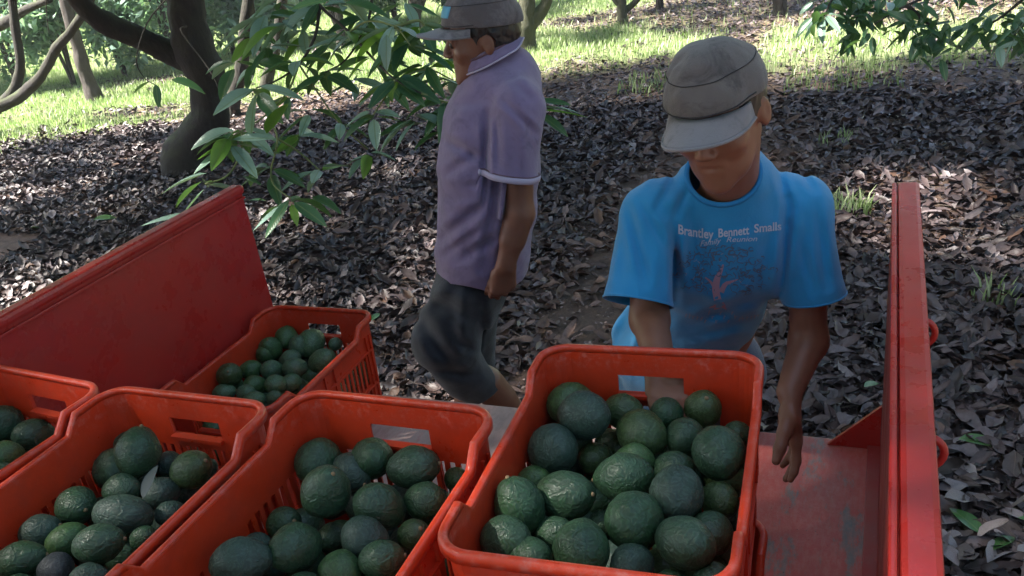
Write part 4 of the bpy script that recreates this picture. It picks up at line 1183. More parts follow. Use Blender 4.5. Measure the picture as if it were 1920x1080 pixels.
    na = nrm(-ray(1362, 340) + ZV * .25); nc = pt(1362, 316, 1.60)
    def gneck(X):
        q = X - nc; a = q @ na; px = q @ UX; v = nrm(np.cross(na, UX)); pv = q @ v
        return 1 * (.064 - np.sqrt((px / 1.06) ** 2 + (pv / 1.0) ** 2))
    dl, dr = nrm(slE - upL), nrm(srE - upR)
    cuts = [(gneck, lambda X: ((X - nc) @ na > -.10)),
            (plane(slE, dl + UX * .02), lambda X: np.linalg.norm(X - slE - dl * .03, axis=1) < .105),
            (plane(srE, dr), lambda X: np.linalg.norm(X - srE - dr * .03, axis=1) < .10),
            (plane(hm, nrm(hm - wa)), None)]
    V, Fa = clip_mesh(V, Fa, cuts)
    sh = cloth('t_shirt', (V, Fa), M_TEE, root, .003)
    for nm, p, r, mt in (('neck_rib', nc, .0052, M_TEED), ('sleeve_hem', slE, .0022, M_TEE), ('sleeve_hem', srE, .0022, M_TEE)):
        P = boundary_loop(V, Fa, p, .09)
        if P is not None: ring_tube(nm, P, r, mt, sh)
    # print on the chest
    bv = BVHTree.FromPolygons([tuple(v) for v in V], [tuple(int(k) for k in f) for f in Fa])
    vd = nrm(ray(1355, 500))
    o0 = pt(1355, 500, 1.2)
    def on(px, py, off=.0016):
        o = CAM + ray(px, py) * .9; h = bv.ray_cast(Vector(o), Vector(ray(px, py)))
        if h[0] is None: return None
        return np.array(h[0]) - ray(px, py) * off
    def word(txt, pa, pb, hpx, mt, sx=1.0, bend=0.0, shear=0.0, font_off=0.0):
        cu = bpy.data.curves.new('lettering', 'FONT'); cu.body = txt; cu.size = 1; cu.offset = font_off; cu.resolution_u = 3; cu.shear = shear
        t = bpy.data.objects.new('tmp', cu); COL.objects.link(t); dg = bpy.context.evaluated_depsgraph_get(); me = bpy.data.meshes.new_from_object(t.evaluated_get(dg))
        bpy.data.objects.remove(t)
        n = len(me.vertices); co = np.zeros(n * 3); me.vertices.foreach_get('co', co); co = co.reshape(-1, 3)
        x0, x1 = co[:, 0].min(), co[:, 0].max(); out = []
        for c in co:
            u = (c[0] - x0) / (x1 - x0); px = pa[0] + (pb[0] - pa[0]) * u; py = pa[1] + (pb[1] - pa[1]) * u + bend * 4 * u * (1 - u) - c[1] * hpx
            q = on(px, py); out.append(q if q is not None else on(pa[0], pa[1]))
        me.vertices.foreach_set('co', np.array(out).ravel()); me.materials.clear(); me.materials.append(mt)
        return link('lettering', me, sh, None, True)
    word('Brantley', (1272, 438), (1338, 448), 25, M_PW, font_off=.022, bend=1)
    word('Bennett', (1347, 445), (1405, 439), 23, M_PW, font_off=.022)
    word('Smalls', (1414, 436), (1465, 431), 22, M_PW, font_off=.022)
    word('Family', (1313, 462), (1352, 456), 15, M_PW, shear=.3, font_off=.004)
    word('Reunion', (1362, 454), (1420, 452), 14, M_PW, shear=.3, font_off=.004)
    def stroke(pts, wd, mb, n=8):
        P = curve([(a, b, 0) for a, b in pts], n)[:, :2]; T_ = np.gradient(P, axis=0); T_ /= np.linalg.norm(T_, axis=1)[:, None] + 1e-9
        Nn = np.stack([-T_[:, 1], T_[:, 0]], 1); ws = np.interp(np.linspace(0, 1, n), np.linspace(0, 1, len(wd)), wd); V_ = []
        for p, q, w_ in zip(P, Nn, ws):
            a, b = on(*(p - q * w_ / 2)), on(*(p + q * w_ / 2))
            if a is None or b is None: return
            V_ += [a, b]
        mb.add(V_, [(2 * i, 2 * i + 1, 2 * i + 3, 2 * i + 2) for i in range(n - 1)])
    tr = MB()
    stroke([(1350, 578), (1345, 560), (1342, 540), (1345, 522), (1352, 508), (1356, 496)], [24, 13, 14, 12, 6, 3], tr, 12)
    stroke([(1352, 548), (1360, 533), (1372, 528), (1384, 524)], [11, 8, 4, 2], tr)
    stroke([(1340, 540), (1332, 528), (1322, 520)], [6, 4, 2], tr); stroke([(1342, 574), (1330, 577)], [5, 2], tr); stroke([(1354, 574), (1362, 580)], [5, 2], tr)
    tr.build('tree_trunk_print', M_PP, sh, world=True)
    rr = random.Random(5); cw = MB()
    for i in range(190):
        a = rr.uniform(0, math.pi * 2); rad = math.sqrt(rr.random()); x = 1358 + 92 * rad * math.cos(a); y = 508 + 48 * rad * math.sin(a)
        if abs(x - 1348) < 14 and y > 520: continue
        l = rr.uniform(4, 13); b = rr.uniform(0, 6.28)
        stroke([(x, y), (x + l * math.cos(b), y + l * math.sin(b) * .8), (x + l * 1.3 * math.cos(b + .8), y + l * 1.3 * math.sin(b + .8) * .8)], [rr.uniform(1, 3.4), .8], cw, 4)
    cw.build('tree_crown_print', M_PD, sh, world=True)['kind'] = 'stuff'
    cs = MB()
    for i in range(26):
        a = rr.uniform(0, math.pi * 2); x = 1358 + 95 * math.cos(a) * rr.uniform(.4, 1); y = 506 + 46 * math.sin(a) * rr.uniform(.4, 1)
        stroke([(x, y), (x + rr.uniform(-5, 5), y + rr.uniform(-5, 5))], [1.8, 1], cs, 3)
    for i in range(20):       # worn, unreadable line below the tree
        x = 1285 + 7.2 * i; y = 598 + 10 * math.sin(i / 19 * math.pi) - 3
        if abs(x - 1350) < 34: y = 590 + (i % 3) * 8
        stroke([(x, y), (x + rr.uniform(-2, 4), y - rr.uniform(5, 9))], [1.8, 1.6], cs, 3); stroke([(x, y - 4), (x + 4, y - 5)], [1.5, 1.2], cs, 3)
    lp = cs.build('leaf_print', M_PW if False else mat('shirt_print_faded', (.22, .26, .36), .9), sh, world=True); lp['kind'] = 'stuff'
    # jeans
    J = Field(pelv + [-.30, -.28, GZ - pelv[2] + .02], pelv + [.34, .34, .12], .006)
    for hip, kn, an in ankles:
        J.chain([hip, kn, an + [0, 0, .02]], [.098, .080, .070], k=.02)
    J.cone(pelv - UX * .06 + [0, 0, .02], pelv + UX * .06 + [0, 0, .02], .125, k=.05, flat=DV, fs=1.1)
    J.warp(lambda P: vnoise(P * [1, 1, 2], 12, 4) * .006)
    V, Fa = clip_mesh(*J.mesh(1), [(plane((0, 0, GZ + .06), (0, 0, -1)), None)])
    cloth('jeans', (V, Fa), M_JEAN, root, .003)
    for hip, kn, an in ankles: shoe(root, [an[0], an[1], GZ] + DV * .05, [an[0], an[1], GZ] - DV * .17)
ankles = []
man_blue()

# ================= the man in the mauve polo shirt, walking to the left
def man_mauve():
    base = pt(925, 760, 2.75); base[2] = GZ
    root = empty('person', base, 'man in mauve polo shirt and dark cap walking left behind the trailer', 'person')
    hc = pt(902, 76, 2.74)
    F0 = -UX
    fwd = nrm(F0 * math.cos(R_(1)) - ZV * math.sin(R_(1)) - DV * .16)
    Rm = frame(fwd)
    c0 = pt(920, 400, 2.75)
    B = Field([c0[0] - .50, c0[1] - .46, GZ - .02], [c0[0] + .46, c0[1] + .52, 1.12], .005)
    L = head_sdf(B, hc, Rm, 1.10)
    nb = pt(950, 132, 2.75)
    B.cone(L((0, -.035, -.05)), nb, .060, .070, k=.035)
    def q(x, y, off): return pt(x, y, 2.75 + off)
    shN, shF = q(966, 196, -.17), q(960, 190, .19)
    B.cone(nb + [0, 0, -.03], shN, .06, .05, k=.05); B.cone(nb + [0, 0, -.03], shF, .06, .05, k=.05)
    B.chain([q(938, 255, 0), q(918, 350, 0), q(900, 470, 0)], [.105, .11, .10], k=.05)
    # near arm (hangs, slightly back) and far arm
    elN, wrN = q(974, 400, -.20), q(948, 497, -.22)
    B.chain([shN, elN, wrN], [.052, .044, .030], k=.02); B.cone(elN, (elN + wrN) / 2, .044, .043, k=.01)
    hd = nrm(q(943, 545, -.22) - wrN)
    hand_sdf(B, wrN, hd, nrm(F0 - DV * .15), nrm(DV * 1 + F0 * .12), (.75, 1.15, .75), thumb=(.25, .5), s=1.06)
    elF, wrF = q(930, 400, .26), q(880, 500, .24); B.chain([shF, elF, wrF], [.052, .044, .030], k=.02)
    hand_sdf(B, wrF, ZV * -1, F0, -DV, (.6, .9, .7), thumb=(.3, .5))
    hN, hF = q(898, 520, -.08), q(895, 520, .09)
    kN, aN = q(866, 676, -.09), q(958, 752, -.06)
    aN = pt(984, 786, 2.72); kF = q(880, 690, .10); aF = q(872, 850, .10); aF[2] = GZ + .09
    B.chain([hN, q(850, 640, -.08), q(878, 695, -.08), aN], [.058, .055, .052, .040], k=.03); B.cone((kN * .62 + aN * .38), (kN * .4 + aN * .6), .062, .05, k=.03); B.chain([hF, kF, aF], [.058, .052, .042], k=.03)
    tN = aN + nrm(F0 * .5 - ZV) * .13; B.cone(aN, tN, .038, .030, k=.02); B.cone(aF, aF + F0 * .13 + [0, 0, -.05], .036, .030, k=.02)
    cloth('body', B.mesh(1), M_SKIN2, root, 0)
    eyes(root, L, Rm, 1.10)
    H = Field(hc - .16, hc + .16, .004)
    H.ell(L((0, -.020, .026)), (.087, .105, .096), Rm, .01)
    H.warp(lambda P: vnoise(P, 110, 2) * .003)
    V, Fa = clip_mesh(*H.mesh(0), [(plane(L((0, -.02, -.060)), Rm @ np.array([0, .25, -1])), None), (plane(L((0, .020, 0)), Rm @ np.array([0, 1, -.5])), None), (plane(L((0, 0, .064)), Rm[:, 2]), None),
        (lambda X: .030 - np.minimum(np.linalg.norm(X - L((.080, -.004, -.004)), axis=1), np.linalg.norm(X - L((-.080, -.004, -.004)), axis=1)), None)])
    cloth('hair', (V, Fa), M_HAIR, root, .003)
    cap, bv = crown_cap(root, hc + Rm @ np.array([0, .003, .010]), Rm, 'cap', M_CAP2, M_CAPB, 1.16, brim=(.068, 0), droop=.020, tiltb=-.05, h=.0035)
    # pale blue front panel of the cap
    PV = []; PF = []; nn, mm = 11, 7
    for j in range(mm):
        for i in range(nn):
            a = (i / (nn - 1) - .5) * 1.0 + math.pi / 2; z = .078 + .030 * j / (mm - 1) 
            o = Vector(hc + Rm @ np.array([0, -.012, z + .01])); d_ = Vector(Rm @ np.array([math.cos(a), math.sin(a), .0]))
            h = bv.ray_cast(o + d_ * .25, -d_); PV.append(np.array(h[0]) + np.array(d_) * .0018 if h[0] is not None else np.array(o + d_ * .1))
    PF = [(j * nn + i, j * nn + i + 1, (j + 1) * nn + i + 1, (j + 1) * nn + i) for j in range(mm - 1) for i in range(nn - 1)]
    cloth('front_panel', (np.array(PV), np.array(PF)), M_CAP2F, cap, .001)
    # polo shirt
    S = Field([c0[0] - .40, c0[1] - .46, .02], [c0[0] + .40, c0[1] + .48, .95], .0048)
    fs = 1 / 1.30      # wider than deep
    def tor(x0, x1, y, D=0.0): return q((x0 + x1) / 2, y, D), (x1 - x0) / 2 * .00166
    st = [tor(862, 1006, 170), tor(834, 1010, 235), tor(818, 1014, 310), tor(818, 1008, 390), tor(812, 998, 470), tor(815, 992, 560)]
    for (p0, r0), (p1, r1) in zip(st, st[1:]): S.cone(p0, p1, r0, r1, k=.03, flat=DV, fs=.80)
    S.cone(q(952, 128, 0), q(940, 175, 0), .072, .11, k=.05)
    S.cone(q(972, 190, -.15), q(958, 160, 0), .070, .075, k=.05); S.cone(q(962, 184, .17), q(955, 160, 0), .070, .075, k=.05)
    a0, a1 = q(974, 215, -.175), q(960, 333, -.195)
    S.cone(a0, a1, .074, .080, k=.035); S.cone(a1, a1 + (a1 - a0) * .25, .080, .082, k=.01)
    b0, b1 = q(960, 205, .19), q(945, 330, .25); S.cone(b0, b1, .072, .075, k=.035); S.cone(b1, b1 + (b1 - b0) * .25, .075, .076, k=.01)
    segs = [((912, 212), (908, 338), 7, .013), ((835, 262), (908, 302), 9, .012), ((828, 332), (900, 286), 9, .008), ((825, 447), (926, 370), 10, .013), ((815, 476), (905, 412), 8, -.006), ((858, 492), (940, 438), 9, .010),
            ((944, 188), (1006, 252), 7, .009), ((930, 216), (936, 322), 7, .006), ((975, 220), (986, 325), 9, -.005), ((1000, 350), (986, 475), 8, .007), ((906, 505), (926, 375), 9, .013), ((850, 200), (895, 190), 9, .006),
            ((870, 350), (905, 345), 8, .006), ((835, 390), (890, 380), 9, -.005), ((960, 150), (1000, 190), 8, .005)]
    S.warp(lambda P: folds(P, segs, 2.75) + vnoise(P * [1, 1, .6], 13, 12) * .0045 + vnoise(P, 32, 6) * .0018)
    V, Fa = S.mesh(2)
    nc = q(938, 122, 0); na = nrm(ZV * .8 + F0 * .55)
    def gneck(X):
        p = X - nc; a = p @ na; r = p - a[:, None] * na; return .074 - np.linalg.norm(r, axis=1)
    dN, dF = nrm(a1 - a0), nrm(b1 - b0)
    hem0 = q(900, 500, 0); hn = nrm(-ZV + UX * -.10 - F0 * .0)
    def ghem(X):
        return ((hem0 - X) @ ZV) - .012 * np.sin((X @ UX) * 26) - .045 * np.clip(((X - hem0) @ UX) * 4, -1, 1) + .0
    V, Fa = clip_mesh(V, Fa, [(gneck, lambda X: (X - nc) @ na > -.07),
        (plane(a1, dN), lambda X: np.linalg.norm(X - a1 - dN * .03, axis=1) < .102), (plane(b1, dF), lambda X: np.linalg.norm(X - b1 - dF * .03, axis=1) < .11), (ghem, None)])
    sh = cloth('polo_shirt', (V, Fa), M_POLO, root, .003)
    P = boundary_loop(V, Fa, a1, .10)
    if P is not None:
        n = len(P); cc = P.mean(0); CV = []
        for t_, o_ in ((.001, -.001), (.002, .0035), (-.006, .0045), (-.014, .0045), (-.0165, .001)):
            for p in P: r = nrm(p - cc - ((p - cc) @ dN) * dN); CV.append(p + dN * t_ + r * o_)
        CV = np.array(CV); cloth('cuff', (CV, np.array([(j * n + i, j * n + (i + 1) % n, (j + 1) * n + (i + 1) % n, (j + 1) * n + i) for j in range(4) for i in range(n)])), M_POLOL, sh, .002)
        ring_tube('cuff_stripe', P - dN * .018, .0022, M_POLOD, sh)
    # turned-down collar: a flared strip around the neck opening
    P = boundary_loop(V, Fa, nc, .12)
    if P is not None:
        n = len(P); cc = P.mean(0); CV = []
        for j, (out, up) in enumerate(((.0, .004), (-.006, .030), (.004, .036), (.016, .026), (.030, .004), (.034, -.006))):
            for p in P:
                r = nrm(p - cc - ((p - cc) @ na) * na); CV.append(p + r * out + na * up)
        CV = np.array(CV); CF = np.array([(j * n + i, j * n + (i + 1) % n, (j + 1) * n + (i + 1) % n, (j + 1) * n + i) for j in range(5) for i in range(n)])
        co = cloth('collar', (CV, CF), M_POLO, sh, .003)
        ring_tube('collar_stripe', CV[3 * n:4 * n], .0042, M_POLOD, sh); ring_tube('collar_edge', CV[5 * n:6 * n], .0030, M_POLOL, sh)
    # trousers rolled to below the knee
    J = Field([c0[0] - .46, c0[1] - .40, GZ + .1], [c0[0] + .36, c0[1] + .42, .36], .0055)
    hN2 = q(905, 540, -.08)
    J.cone(q(882, 478, 0), q(888, 530, 0), .112, .118, k=.05, flat=DV, fs=.82)
    J.cone(q(878, 545, -.07), q(838, 640, -.08), .112, .112, k=.05); J.cone(q(838, 640, -.08), q(870, 698, -.08), .112, .085, k=.05)
    J.cone(q(880, 540, .08), q(882, 690, .09), .112, .085, k=.05)
    J.cone(q(870, 698, -.08), q(905, 730, -.07), .085, .072, k=.03); J.cone(q(882, 690, .09), q(884, 730, .1), .085, .080, k=.03)
    segs = [((795, 560), (900, 602), 15, .020), ((788, 600), (850, 695), 13, .018), ((848, 520), (778, 600), 13, -.010), ((868, 545), (866, 655), 12, -.012), ((800, 692), (890, 702), 10, .014), ((895, 560), (916, 695), 12, .016), ((850, 640), (900, 660), 9, .01)]
    J.warp(lambda P: folds(P, segs, 2.75) + vnoise(P, 9, 4) * .010 + vnoise(P, 24, 5) * .003, .04)
    V, Fa = J.mesh(2)
    V, Fa = clip_mesh(V, Fa, [(plane(q(905, 716, 0), nrm(-ZV + UX * .45)), None)])
    cloth('trousers', (V, Fa), M_TROU, root, .003)
    shoe(root, aN + [0, 0, -.05], tN + [0, 0, -.03]); shoe(root, [aF[0], aF[1], GZ] - F0 * .05, [aF[0], aF[1], GZ] + F0 * .18)
man_mauve()

# ------------------------------------------------------------------ trees
leafA = [npmesh('leaf', *leaf_shape(8, .34, .16, .14, .15, .004, 2)), npmesh('leaf', *leaf_shape(8, .40, .22, .22, -.25, .006, 5)), npmesh('leaf', *leaf_shape(8, .30, .12, .05, .3, .004, 9))]
LEAFM = {}
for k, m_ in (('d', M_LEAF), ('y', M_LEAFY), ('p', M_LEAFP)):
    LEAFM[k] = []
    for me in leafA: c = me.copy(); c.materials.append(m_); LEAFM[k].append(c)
def put_leaf(parent, base, tip, roll, kind, wscale=1.0):
    base = np.asarray(base, float); tip = np.asarray(tip, float); L = np.linalg.norm(tip - base)
    o = bpy.data.objects.new('leaf', random.choice(LEAFM[kind])); COL.objects.link(o)
    x = nrm(tip - base); z = ZV - x * (ZV @ x)
    z = nrm(z) if np.linalg.norm(z) > .05 else nrm(np.cross(x, DV)); y = np.cross(z, x)
    m = Matrix(((x[0], y[0], z[0], base[0]), (x[1], y[1], z[1], base[1]), (x[2], y[2], z[2], base[2]), (0, 0, 0, 1))) @ Matrix.Rotation(roll, 4, 'X') @ Matrix.Diagonal((L, L * wscale, L, 1))
    if parent: o.parent = parent; m = Matrix.Translation(parent.matrix_world.translation if False else wloc(parent)).inverted() @ m
    o.matrix_local = m; return o
def wloc(o):
    l = Vector((0, 0, 0))
    while o: l += o.location; o = o.parent
    return l
def limb(tree, name, pts, rad, mt, n=30, seg=12, rough=.10):
    if max(rad) > .09: n, seg, rough = 64, 26, .14
    P = curve(pts, n); r = np.interp(np.linspace(0, 1, n), np.linspace(0, 1, len(rad)), rad)
    r = r * (1 + rough * vnoise(P, 7, 3)); P = P + np.stack([vnoise(P, 4, i) for i in range(3)], 1) * (r * .22)[:, None]
    mb = MB(); mb.tube(P, r, seg); V = mb.v[0]; V += np.stack([vnoise(V * [1, 1, .5], 22, i + 5) for i in range(3)], 1) * .07 * r.mean() + np.stack([vnoise(V * [1, 1, .4], 60, i + 9) for i in range(3)], 1) * min(.05 * r.mean(), .006)
    o = mb.build(name, mt, tree, True, world=True); return o, P
crown_cache = {}
qd = (np.array([(0, 0, 0), (.45, .19, .03), (1, 0, -.10), (.45, -.19, .03)]), np.array([(0, 1, 2, 3)]))
def crown(tree, c, r, n, seed, mt=None, size=(.12, .19), hang=.5, clumps=None, hollow=.35):
    rg = np.random.default_rng(seed); c = np.array(c, float); r = np.array(r, float)
    k = clumps or max(8, n // 130)
    u = rg.normal(size=(k, 3)); u /= np.linalg.norm(u, axis=1)[:, None]; cc = u * (rg.uniform(hollow, 1, k) ** .6)[:, None] * r * .92
    w_ = rg.integers(0, k, n); cr = rg.uniform(.10, .24, k) * r.mean()
    P = c + cc[w_] + rg.normal(size=(n, 3)) * cr[w_][:, None] * .62
    s = rg.uniform(*size, n); yaw = rg.uniform(0, 6.28, n); pit = rg.normal(hang, .45, n); rol = rg.normal(0, .5, n)
    global RNG
    keep = RNG; RNG = rg
    tone = np.repeat(np.clip(rg.normal(.45, .25, k)[w_] + rg.normal(0, .15, n), 0, 1)[:, None], 3, 1)
    V, F, C = scatter([qd], P, s, yaw, pit, rol, tone); RNG = keep
    me = npmesh('crown', V, F); setcol(me, 'tone', C)
    o = link('crown', me, tree, mt or M_LEAFC, True); o['kind'] = 'stuff'; return o
def tree(base, label, trunk, rad, mt, limbs=(), crowns=(), group=None, name='avocado_tree', seed=1, csize=(.12, .19)):
    t = empty(name, tuple(base), label, 'tree', group)
    limb(t, 'trunk', trunk, rad, mt)
    for pts, rd in limbs: limb(t, 'branch', pts, rd, mt)
    for i, (c, r, n) in enumerate(crowns): crown(t, c, r, n, seed * 10 + i, size=csize)
    return t
def P3(px, py, D): return pt(px, py, D)
# main tree on the left
D0 = float(atz(352, 318, GZ) @ DV)
b0 = atz(352, 318, GZ)
main = tree(b0, 'dark leaning avocado tree with a swollen foot and a limb reaching left', [b0 + [0, 0, -.15], P3(356, 285, D0), P3(396, 225, D0), P3(392, 160, D0), P3(366, 90, D0), P3(348, 10, D0), P3(340, -90, D0), P3(345, -220, D0)],
            [.235, .215, .18, .16, .17, .15, .13, .10], M_BARK,
            limbs=[([P3(372, 120, D0), P3(310, 95, D0 - .05), P3(240, 62, D0 - .2), P3(165, 18, D0 - .4), P3(120, -40, D0 - .5), P3(90, -130, D0 - .5)], [.11, .105, .095, .085, .07, .05]),
                   ([P3(340, 20, D0), P3(300, -60, D0 + .3), P3(250, -160, D0 + .5)], [.09, .07, .05]),
                   ([P3(345, -60, D0), P3(430, -110, D0 - .5), P3(560, -170, D0 - 1.2), P3(700, -200, D0 - 2)], [.08, .07, .06, .04])],
            crowns=[(b0 + [.2, -.9, 4.3], (3.5, 3.3, 1.5), 12500)], seed=3, csize=(.2, .3))
# neighbour whose two stems rise at the left edge
D1 = float(atz(-40, 262, GZ) @ DV); b1 = atz(-40, 262, GZ)
tree(b1, 'tree at the left picture edge forking into dark and mossy stems', [b1 + [0, 0, -.1], P3(-34, 232, D1), P3(-18, 208, D1), P3(0, 192, D1)], [.16, .13, .11, .085], M_BARK,
     limbs=[([P3(-4, 200, D1), P3(24, 168, D1), P3(37, 125, D1), P3(31, 60, D1), P3(24, 0, D1), P3(18, -80, D1)], [.075, .065, .055, .052, .05, .04]),
            ([P3(-4, 198, D1), P3(40, 178, D1 - .05), P3(78, 140, D1 - .1), P3(110, 85, D1 - .2), P3(148, 38, D1 - .3), P3(185, -30, D1 - .4)], [.085, .070, .062, .055, .052, .04]),
            ([P3(-30, 62, D1 + .5), P3(8, 44, D1 + .4), P3(50, 18, D1 + .3), P3(95, -2, D1 + .2)], [.07, .065, .05, .04])],
     crowns=[(b1 + [.5, -3.4, 4.2], (3.0, 2.4, 1.4), 5500)], seed=4, csize=(.2, .3))
# trees of the row behind
def far_tree(px, py, w, label, lean, fork, mt, cr, seed, group='orchard trees in the row behind'):
    b = atz(px, py, GZ); D = float(b @ DV); k = D / 1500
    r = w * k * .5
    t = [b + [0, 0, -.1], P3(px + lean * .1, py - 12, D), P3(px + lean * .4, py - 40, D), P3(px + lean * .8, py - 90, D), P3(px + lean * 1.6, py - 230, D), P3(px + lean * 2, py - 420, D)]
    lm = [([P3(px + lean * f0, py - h0, D), P3(px + dx * .5, py - h0 - 28, D), P3(px + dx, py - h0 - 70, D), P3(px + dx * 1.5, py - h0 - 190, D)], [r * .7, r * .6, r * .5, r * .3]) for f0, h0, dx in fork]
    return tree(b, label, t, [r * 1.35, r * 1.05, r * .95, r * .85, r * .7, r * .4], mt, lm, [(b + np.array(c), rr, n) for c, rr, n in cr], group, seed=seed)
far_tree(985, 96, 34, 'tree with mossy forked trunk right behind the walking man', 2, [(.3, 36, 44), (.3, 38, -34)], M_BARKM, [((-.2, .6, 3.6), (2.0, 1.8, 1.2), 3000)], 11)
far_tree(1166, 46, 17, 'slim upright tree in the row behind, its low branch reaching right', -3, [(.3, 20, 60), (.3, 34, -50)], M_BARKM, [((0, .6, 3.4), (1.8, 1.6, 1.1), 2500)], 12)
far_tree(1236, 22, 13, 'small distant trunk just right of the slim upright tree', 2, [], M_BARK, [((0, .8, 3.4), (1.6, 1.6, 1.1), 2000)], 13)
far_tree(1461, 30, 23, 'dark trunk at the top centre-right, standing on leaf litter', -2, [(.2, 18, 30)], M_BARK, [((.3, .8, 3.4), (2.0, 1.7, 1.1), 2500)], 14)
far_tree(497, 168, 20, 'thin dark leaning trunk behind the hanging green leaves', 26, [(.5, 40, -20)], M_BARK, [((0, 1.4, 4.4), (1.3, 1.3, .9), 900)], 15)
far_tree(432, 215, 26, 'broad dark trunk close behind the leaning avocado tree', 22, [], M_BARK, [((0, 1.4, 4.4), (1.3, 1.3, .9), 900)], 16)
far_tree(182, 188, 25, 'reddish brown leaning trunk in front of the left thicket', -42, [], M_BARKF, [((0, 1.4, 4.4), (1.3, 1.3, .9), 900)], 17)
far_tree(775, 62, 24, 'dark trunk half hidden by leaves left of the walking man', 6, [(.3, 30, 30)], M_BARK, [((0, 1.4, 4.4), (1.3, 1.3, .9), 900)], 19)
far_tree(640, 95, 16, 'slim dark trunk among the hanging leaves', -8, [(.3, 30, -26)], M_BARK, [((0, 1.4, 4.4), (1.3, 1.3, .9), 900)], 20)
# trees that shade the trailer from outside the frame
def side_tree(b, label, cr, seed):
    b = np.array(b, float)
    return tree(b, label, [b + [0, 0, -.1], b + [.1, 0, .6], b + [0, .1, 1.6], b + [.1, 0, 3.2]], [.24, .18, .16, .12], M_BARK,
         [([b + [0, .1, 1.4], b + [.8, .4, 2.3], b + [1.7, .6, 3.6]], [.11, .08, .05]), ([b + [0, .1, 1.5], b + [-.9, -.3, 2.4], b + [-1.7, -.5, 3.6]], [.11, .08, .05])],
         [(b + np.array(c), r, n) for c, r, n in cr], 'avocado trees shading the trailer', seed=seed, csize=(.2, .3))
side_tree((-5.4, .6, GZ), 'shading avocado tree left of the trailer', [((1.75, .0, 4.4), (3.3, 3.4, 1.4), 10000)], 31)
side_tree((-.6, -4.2, GZ), 'shading avocado tree behind the photographer', [((-.5, 1.4, 4.6), (3.6, 2.6, 1.3), 6500)], 33)
side_tree((2.9, 3.4, GZ), 'shading avocado tree right of the trailer', [((-5.8, .6, 4.4), (2.6, 3.0, 1.3), 7500), ((.6, -1.5, 4.4), (2.4, 3.0, 1.3), 4500)], 32)
rt = side_tree((3.6, 8.6, GZ), 'avocado tree right of the frame with low branches hanging over the grass', [((-1.6, -2.0, 4.3), (3.0, 1.8, 1.3), 6000), ((-5.0, -2.0, 4.3), (2.6, 1.8, 1.3), 5000)], 34)

# ---- the leafy branch hanging in the middle (belongs to the leaning tree)
def sprig(tree_o, start, nodes, r0, r1, mt=M_TWIG):
    o, P = limb(tree_o, 'twig', [start] + list(nodes), [r0, r1], mt, 16, 7, .03); return P
def whorl(par, c, n, L, dirv=None, kinds='dddyp', droop=.22, rr=random):
    a0 = rr.uniform(0, 6.28)
    for i in range(n):
        a = a0 + i * 2.4 + rr.uniform(-.3, .3); l = L * rr.uniform(.7, 1.12)
        d = math.cos(a) * UX + math.sin(a) * DV * .8 - ZV * rr.uniform(droop - .25, droop + .35)
        if dirv is not None: d = nrm(d) + np.asarray(dirv) * .6
        d = nrm(d); b = np.asarray(c) + d * .015 + ZV * rr.uniform(-.02, .02)
        put_leaf(par, b, b + d * l, rr.uniform(-.6, .6), rr.choice(kinds), rr.uniform(.72, 1.0))
rr = random.Random(21)
random.seed(21)
DB = 3.5
def q3(x, y, o=0): return pt(x, y, DB + o)
stems = [[(560, -60, .9), (600, 10, .6), (655, 60, .4), (700, 110, .2), (742, 150, 0), (790, 175, -.1)],
         [(655, 60, .4), (690, 40, .3), (740, 50, .2), (770, 85, .1)],
         [(742, 150, 0), (720, 185, 0), (700, 215, 0)],
         [(600, 10, .6), (590, 70, .5), (560, 120, .4), (520, 150, .3), (480, 165, .2)],
         [(560, 120, .4), (540, 170, .3), (500, 215, .2), (455, 245, .1), (430, 262, 0), (415, 300, 0)],
         [(500, 215, .2), (520, 260, .1), (508, 320, .1), (515, 348, .0), (545, 372, -.1)],
         [(455, 245, .1), (450, 290, .1), (425, 330, 0), (385, 345, -.1)],
         [(700, -40, .8), (690, 40, .6), (650, 110, .5), (610, 135, .4)],
         [(790, 175, -.1), (850, 195, 0), (930, 205, .2), (1010, 208, .35)],
         [(742, 150, 0), (800, 130, .1), (850, 150, .2)],
         [(740, 50, .2), (790, 40, .2), (800, 90, .2)],
         [(520, 260, .1), (560, 285, .2), (600, 320, .2)],
         [(560, 120, .4), (600, 180, .4), (640, 235, .4), (690, 280, .5)]]
for st in stems:
    pts_ = [q3(x, y, o) for x, y, o in st]
    sprig(main, pts_[0], pts_[1:], .0085 if st[0][1] < 60 else .005, .0028, M_TWIGD if st[0][1] < 20 else M_TWIG)
WH = [(742, 150, 0, 8, .20), (700, 110, .2, 6, .19), (770, 85, .1, 7, .20), (700, 215, 0, 6, .18), (800, 130, .1, 6, .19), (835, 190, 0, 7, .20), (655, 60, .4, 6, .19), (600, 10, .6, 7, .2), (480, 165, .2, 5, .19),
      (560, 120, .4, 6, .19), (610, 135, .4, 6, .19), (430, 262, 0, 7, .19), (508, 318, .1, 6, .19), (545, 372, -.1, 7, .18), (385, 345, -.1, 4, .17), (455, 245, .1, 5, .18), (1012, 208, .35, 4, .19), (740, 50, .2, 6, .2),
      (690, 30, .6, 6, .2), (540, 40, .7, 6, .2), (600, 320, .2, 5, .17), (790, 40, .2, 5, .19), (640, 235, .4, 5, .17), (500, 90, .6, 5, .18), (780, 220, -.05, 5, .18), (850, 150, .2, 5, .18), (520, 0, .8, 6, .2),
      (690, 290, .5, 4, .15), (560, 250, .3, 5, .17), (470, 60, .8, 5, .18), (640, 0, .3, 5, .2), (820, 60, .3, 5, .19)]
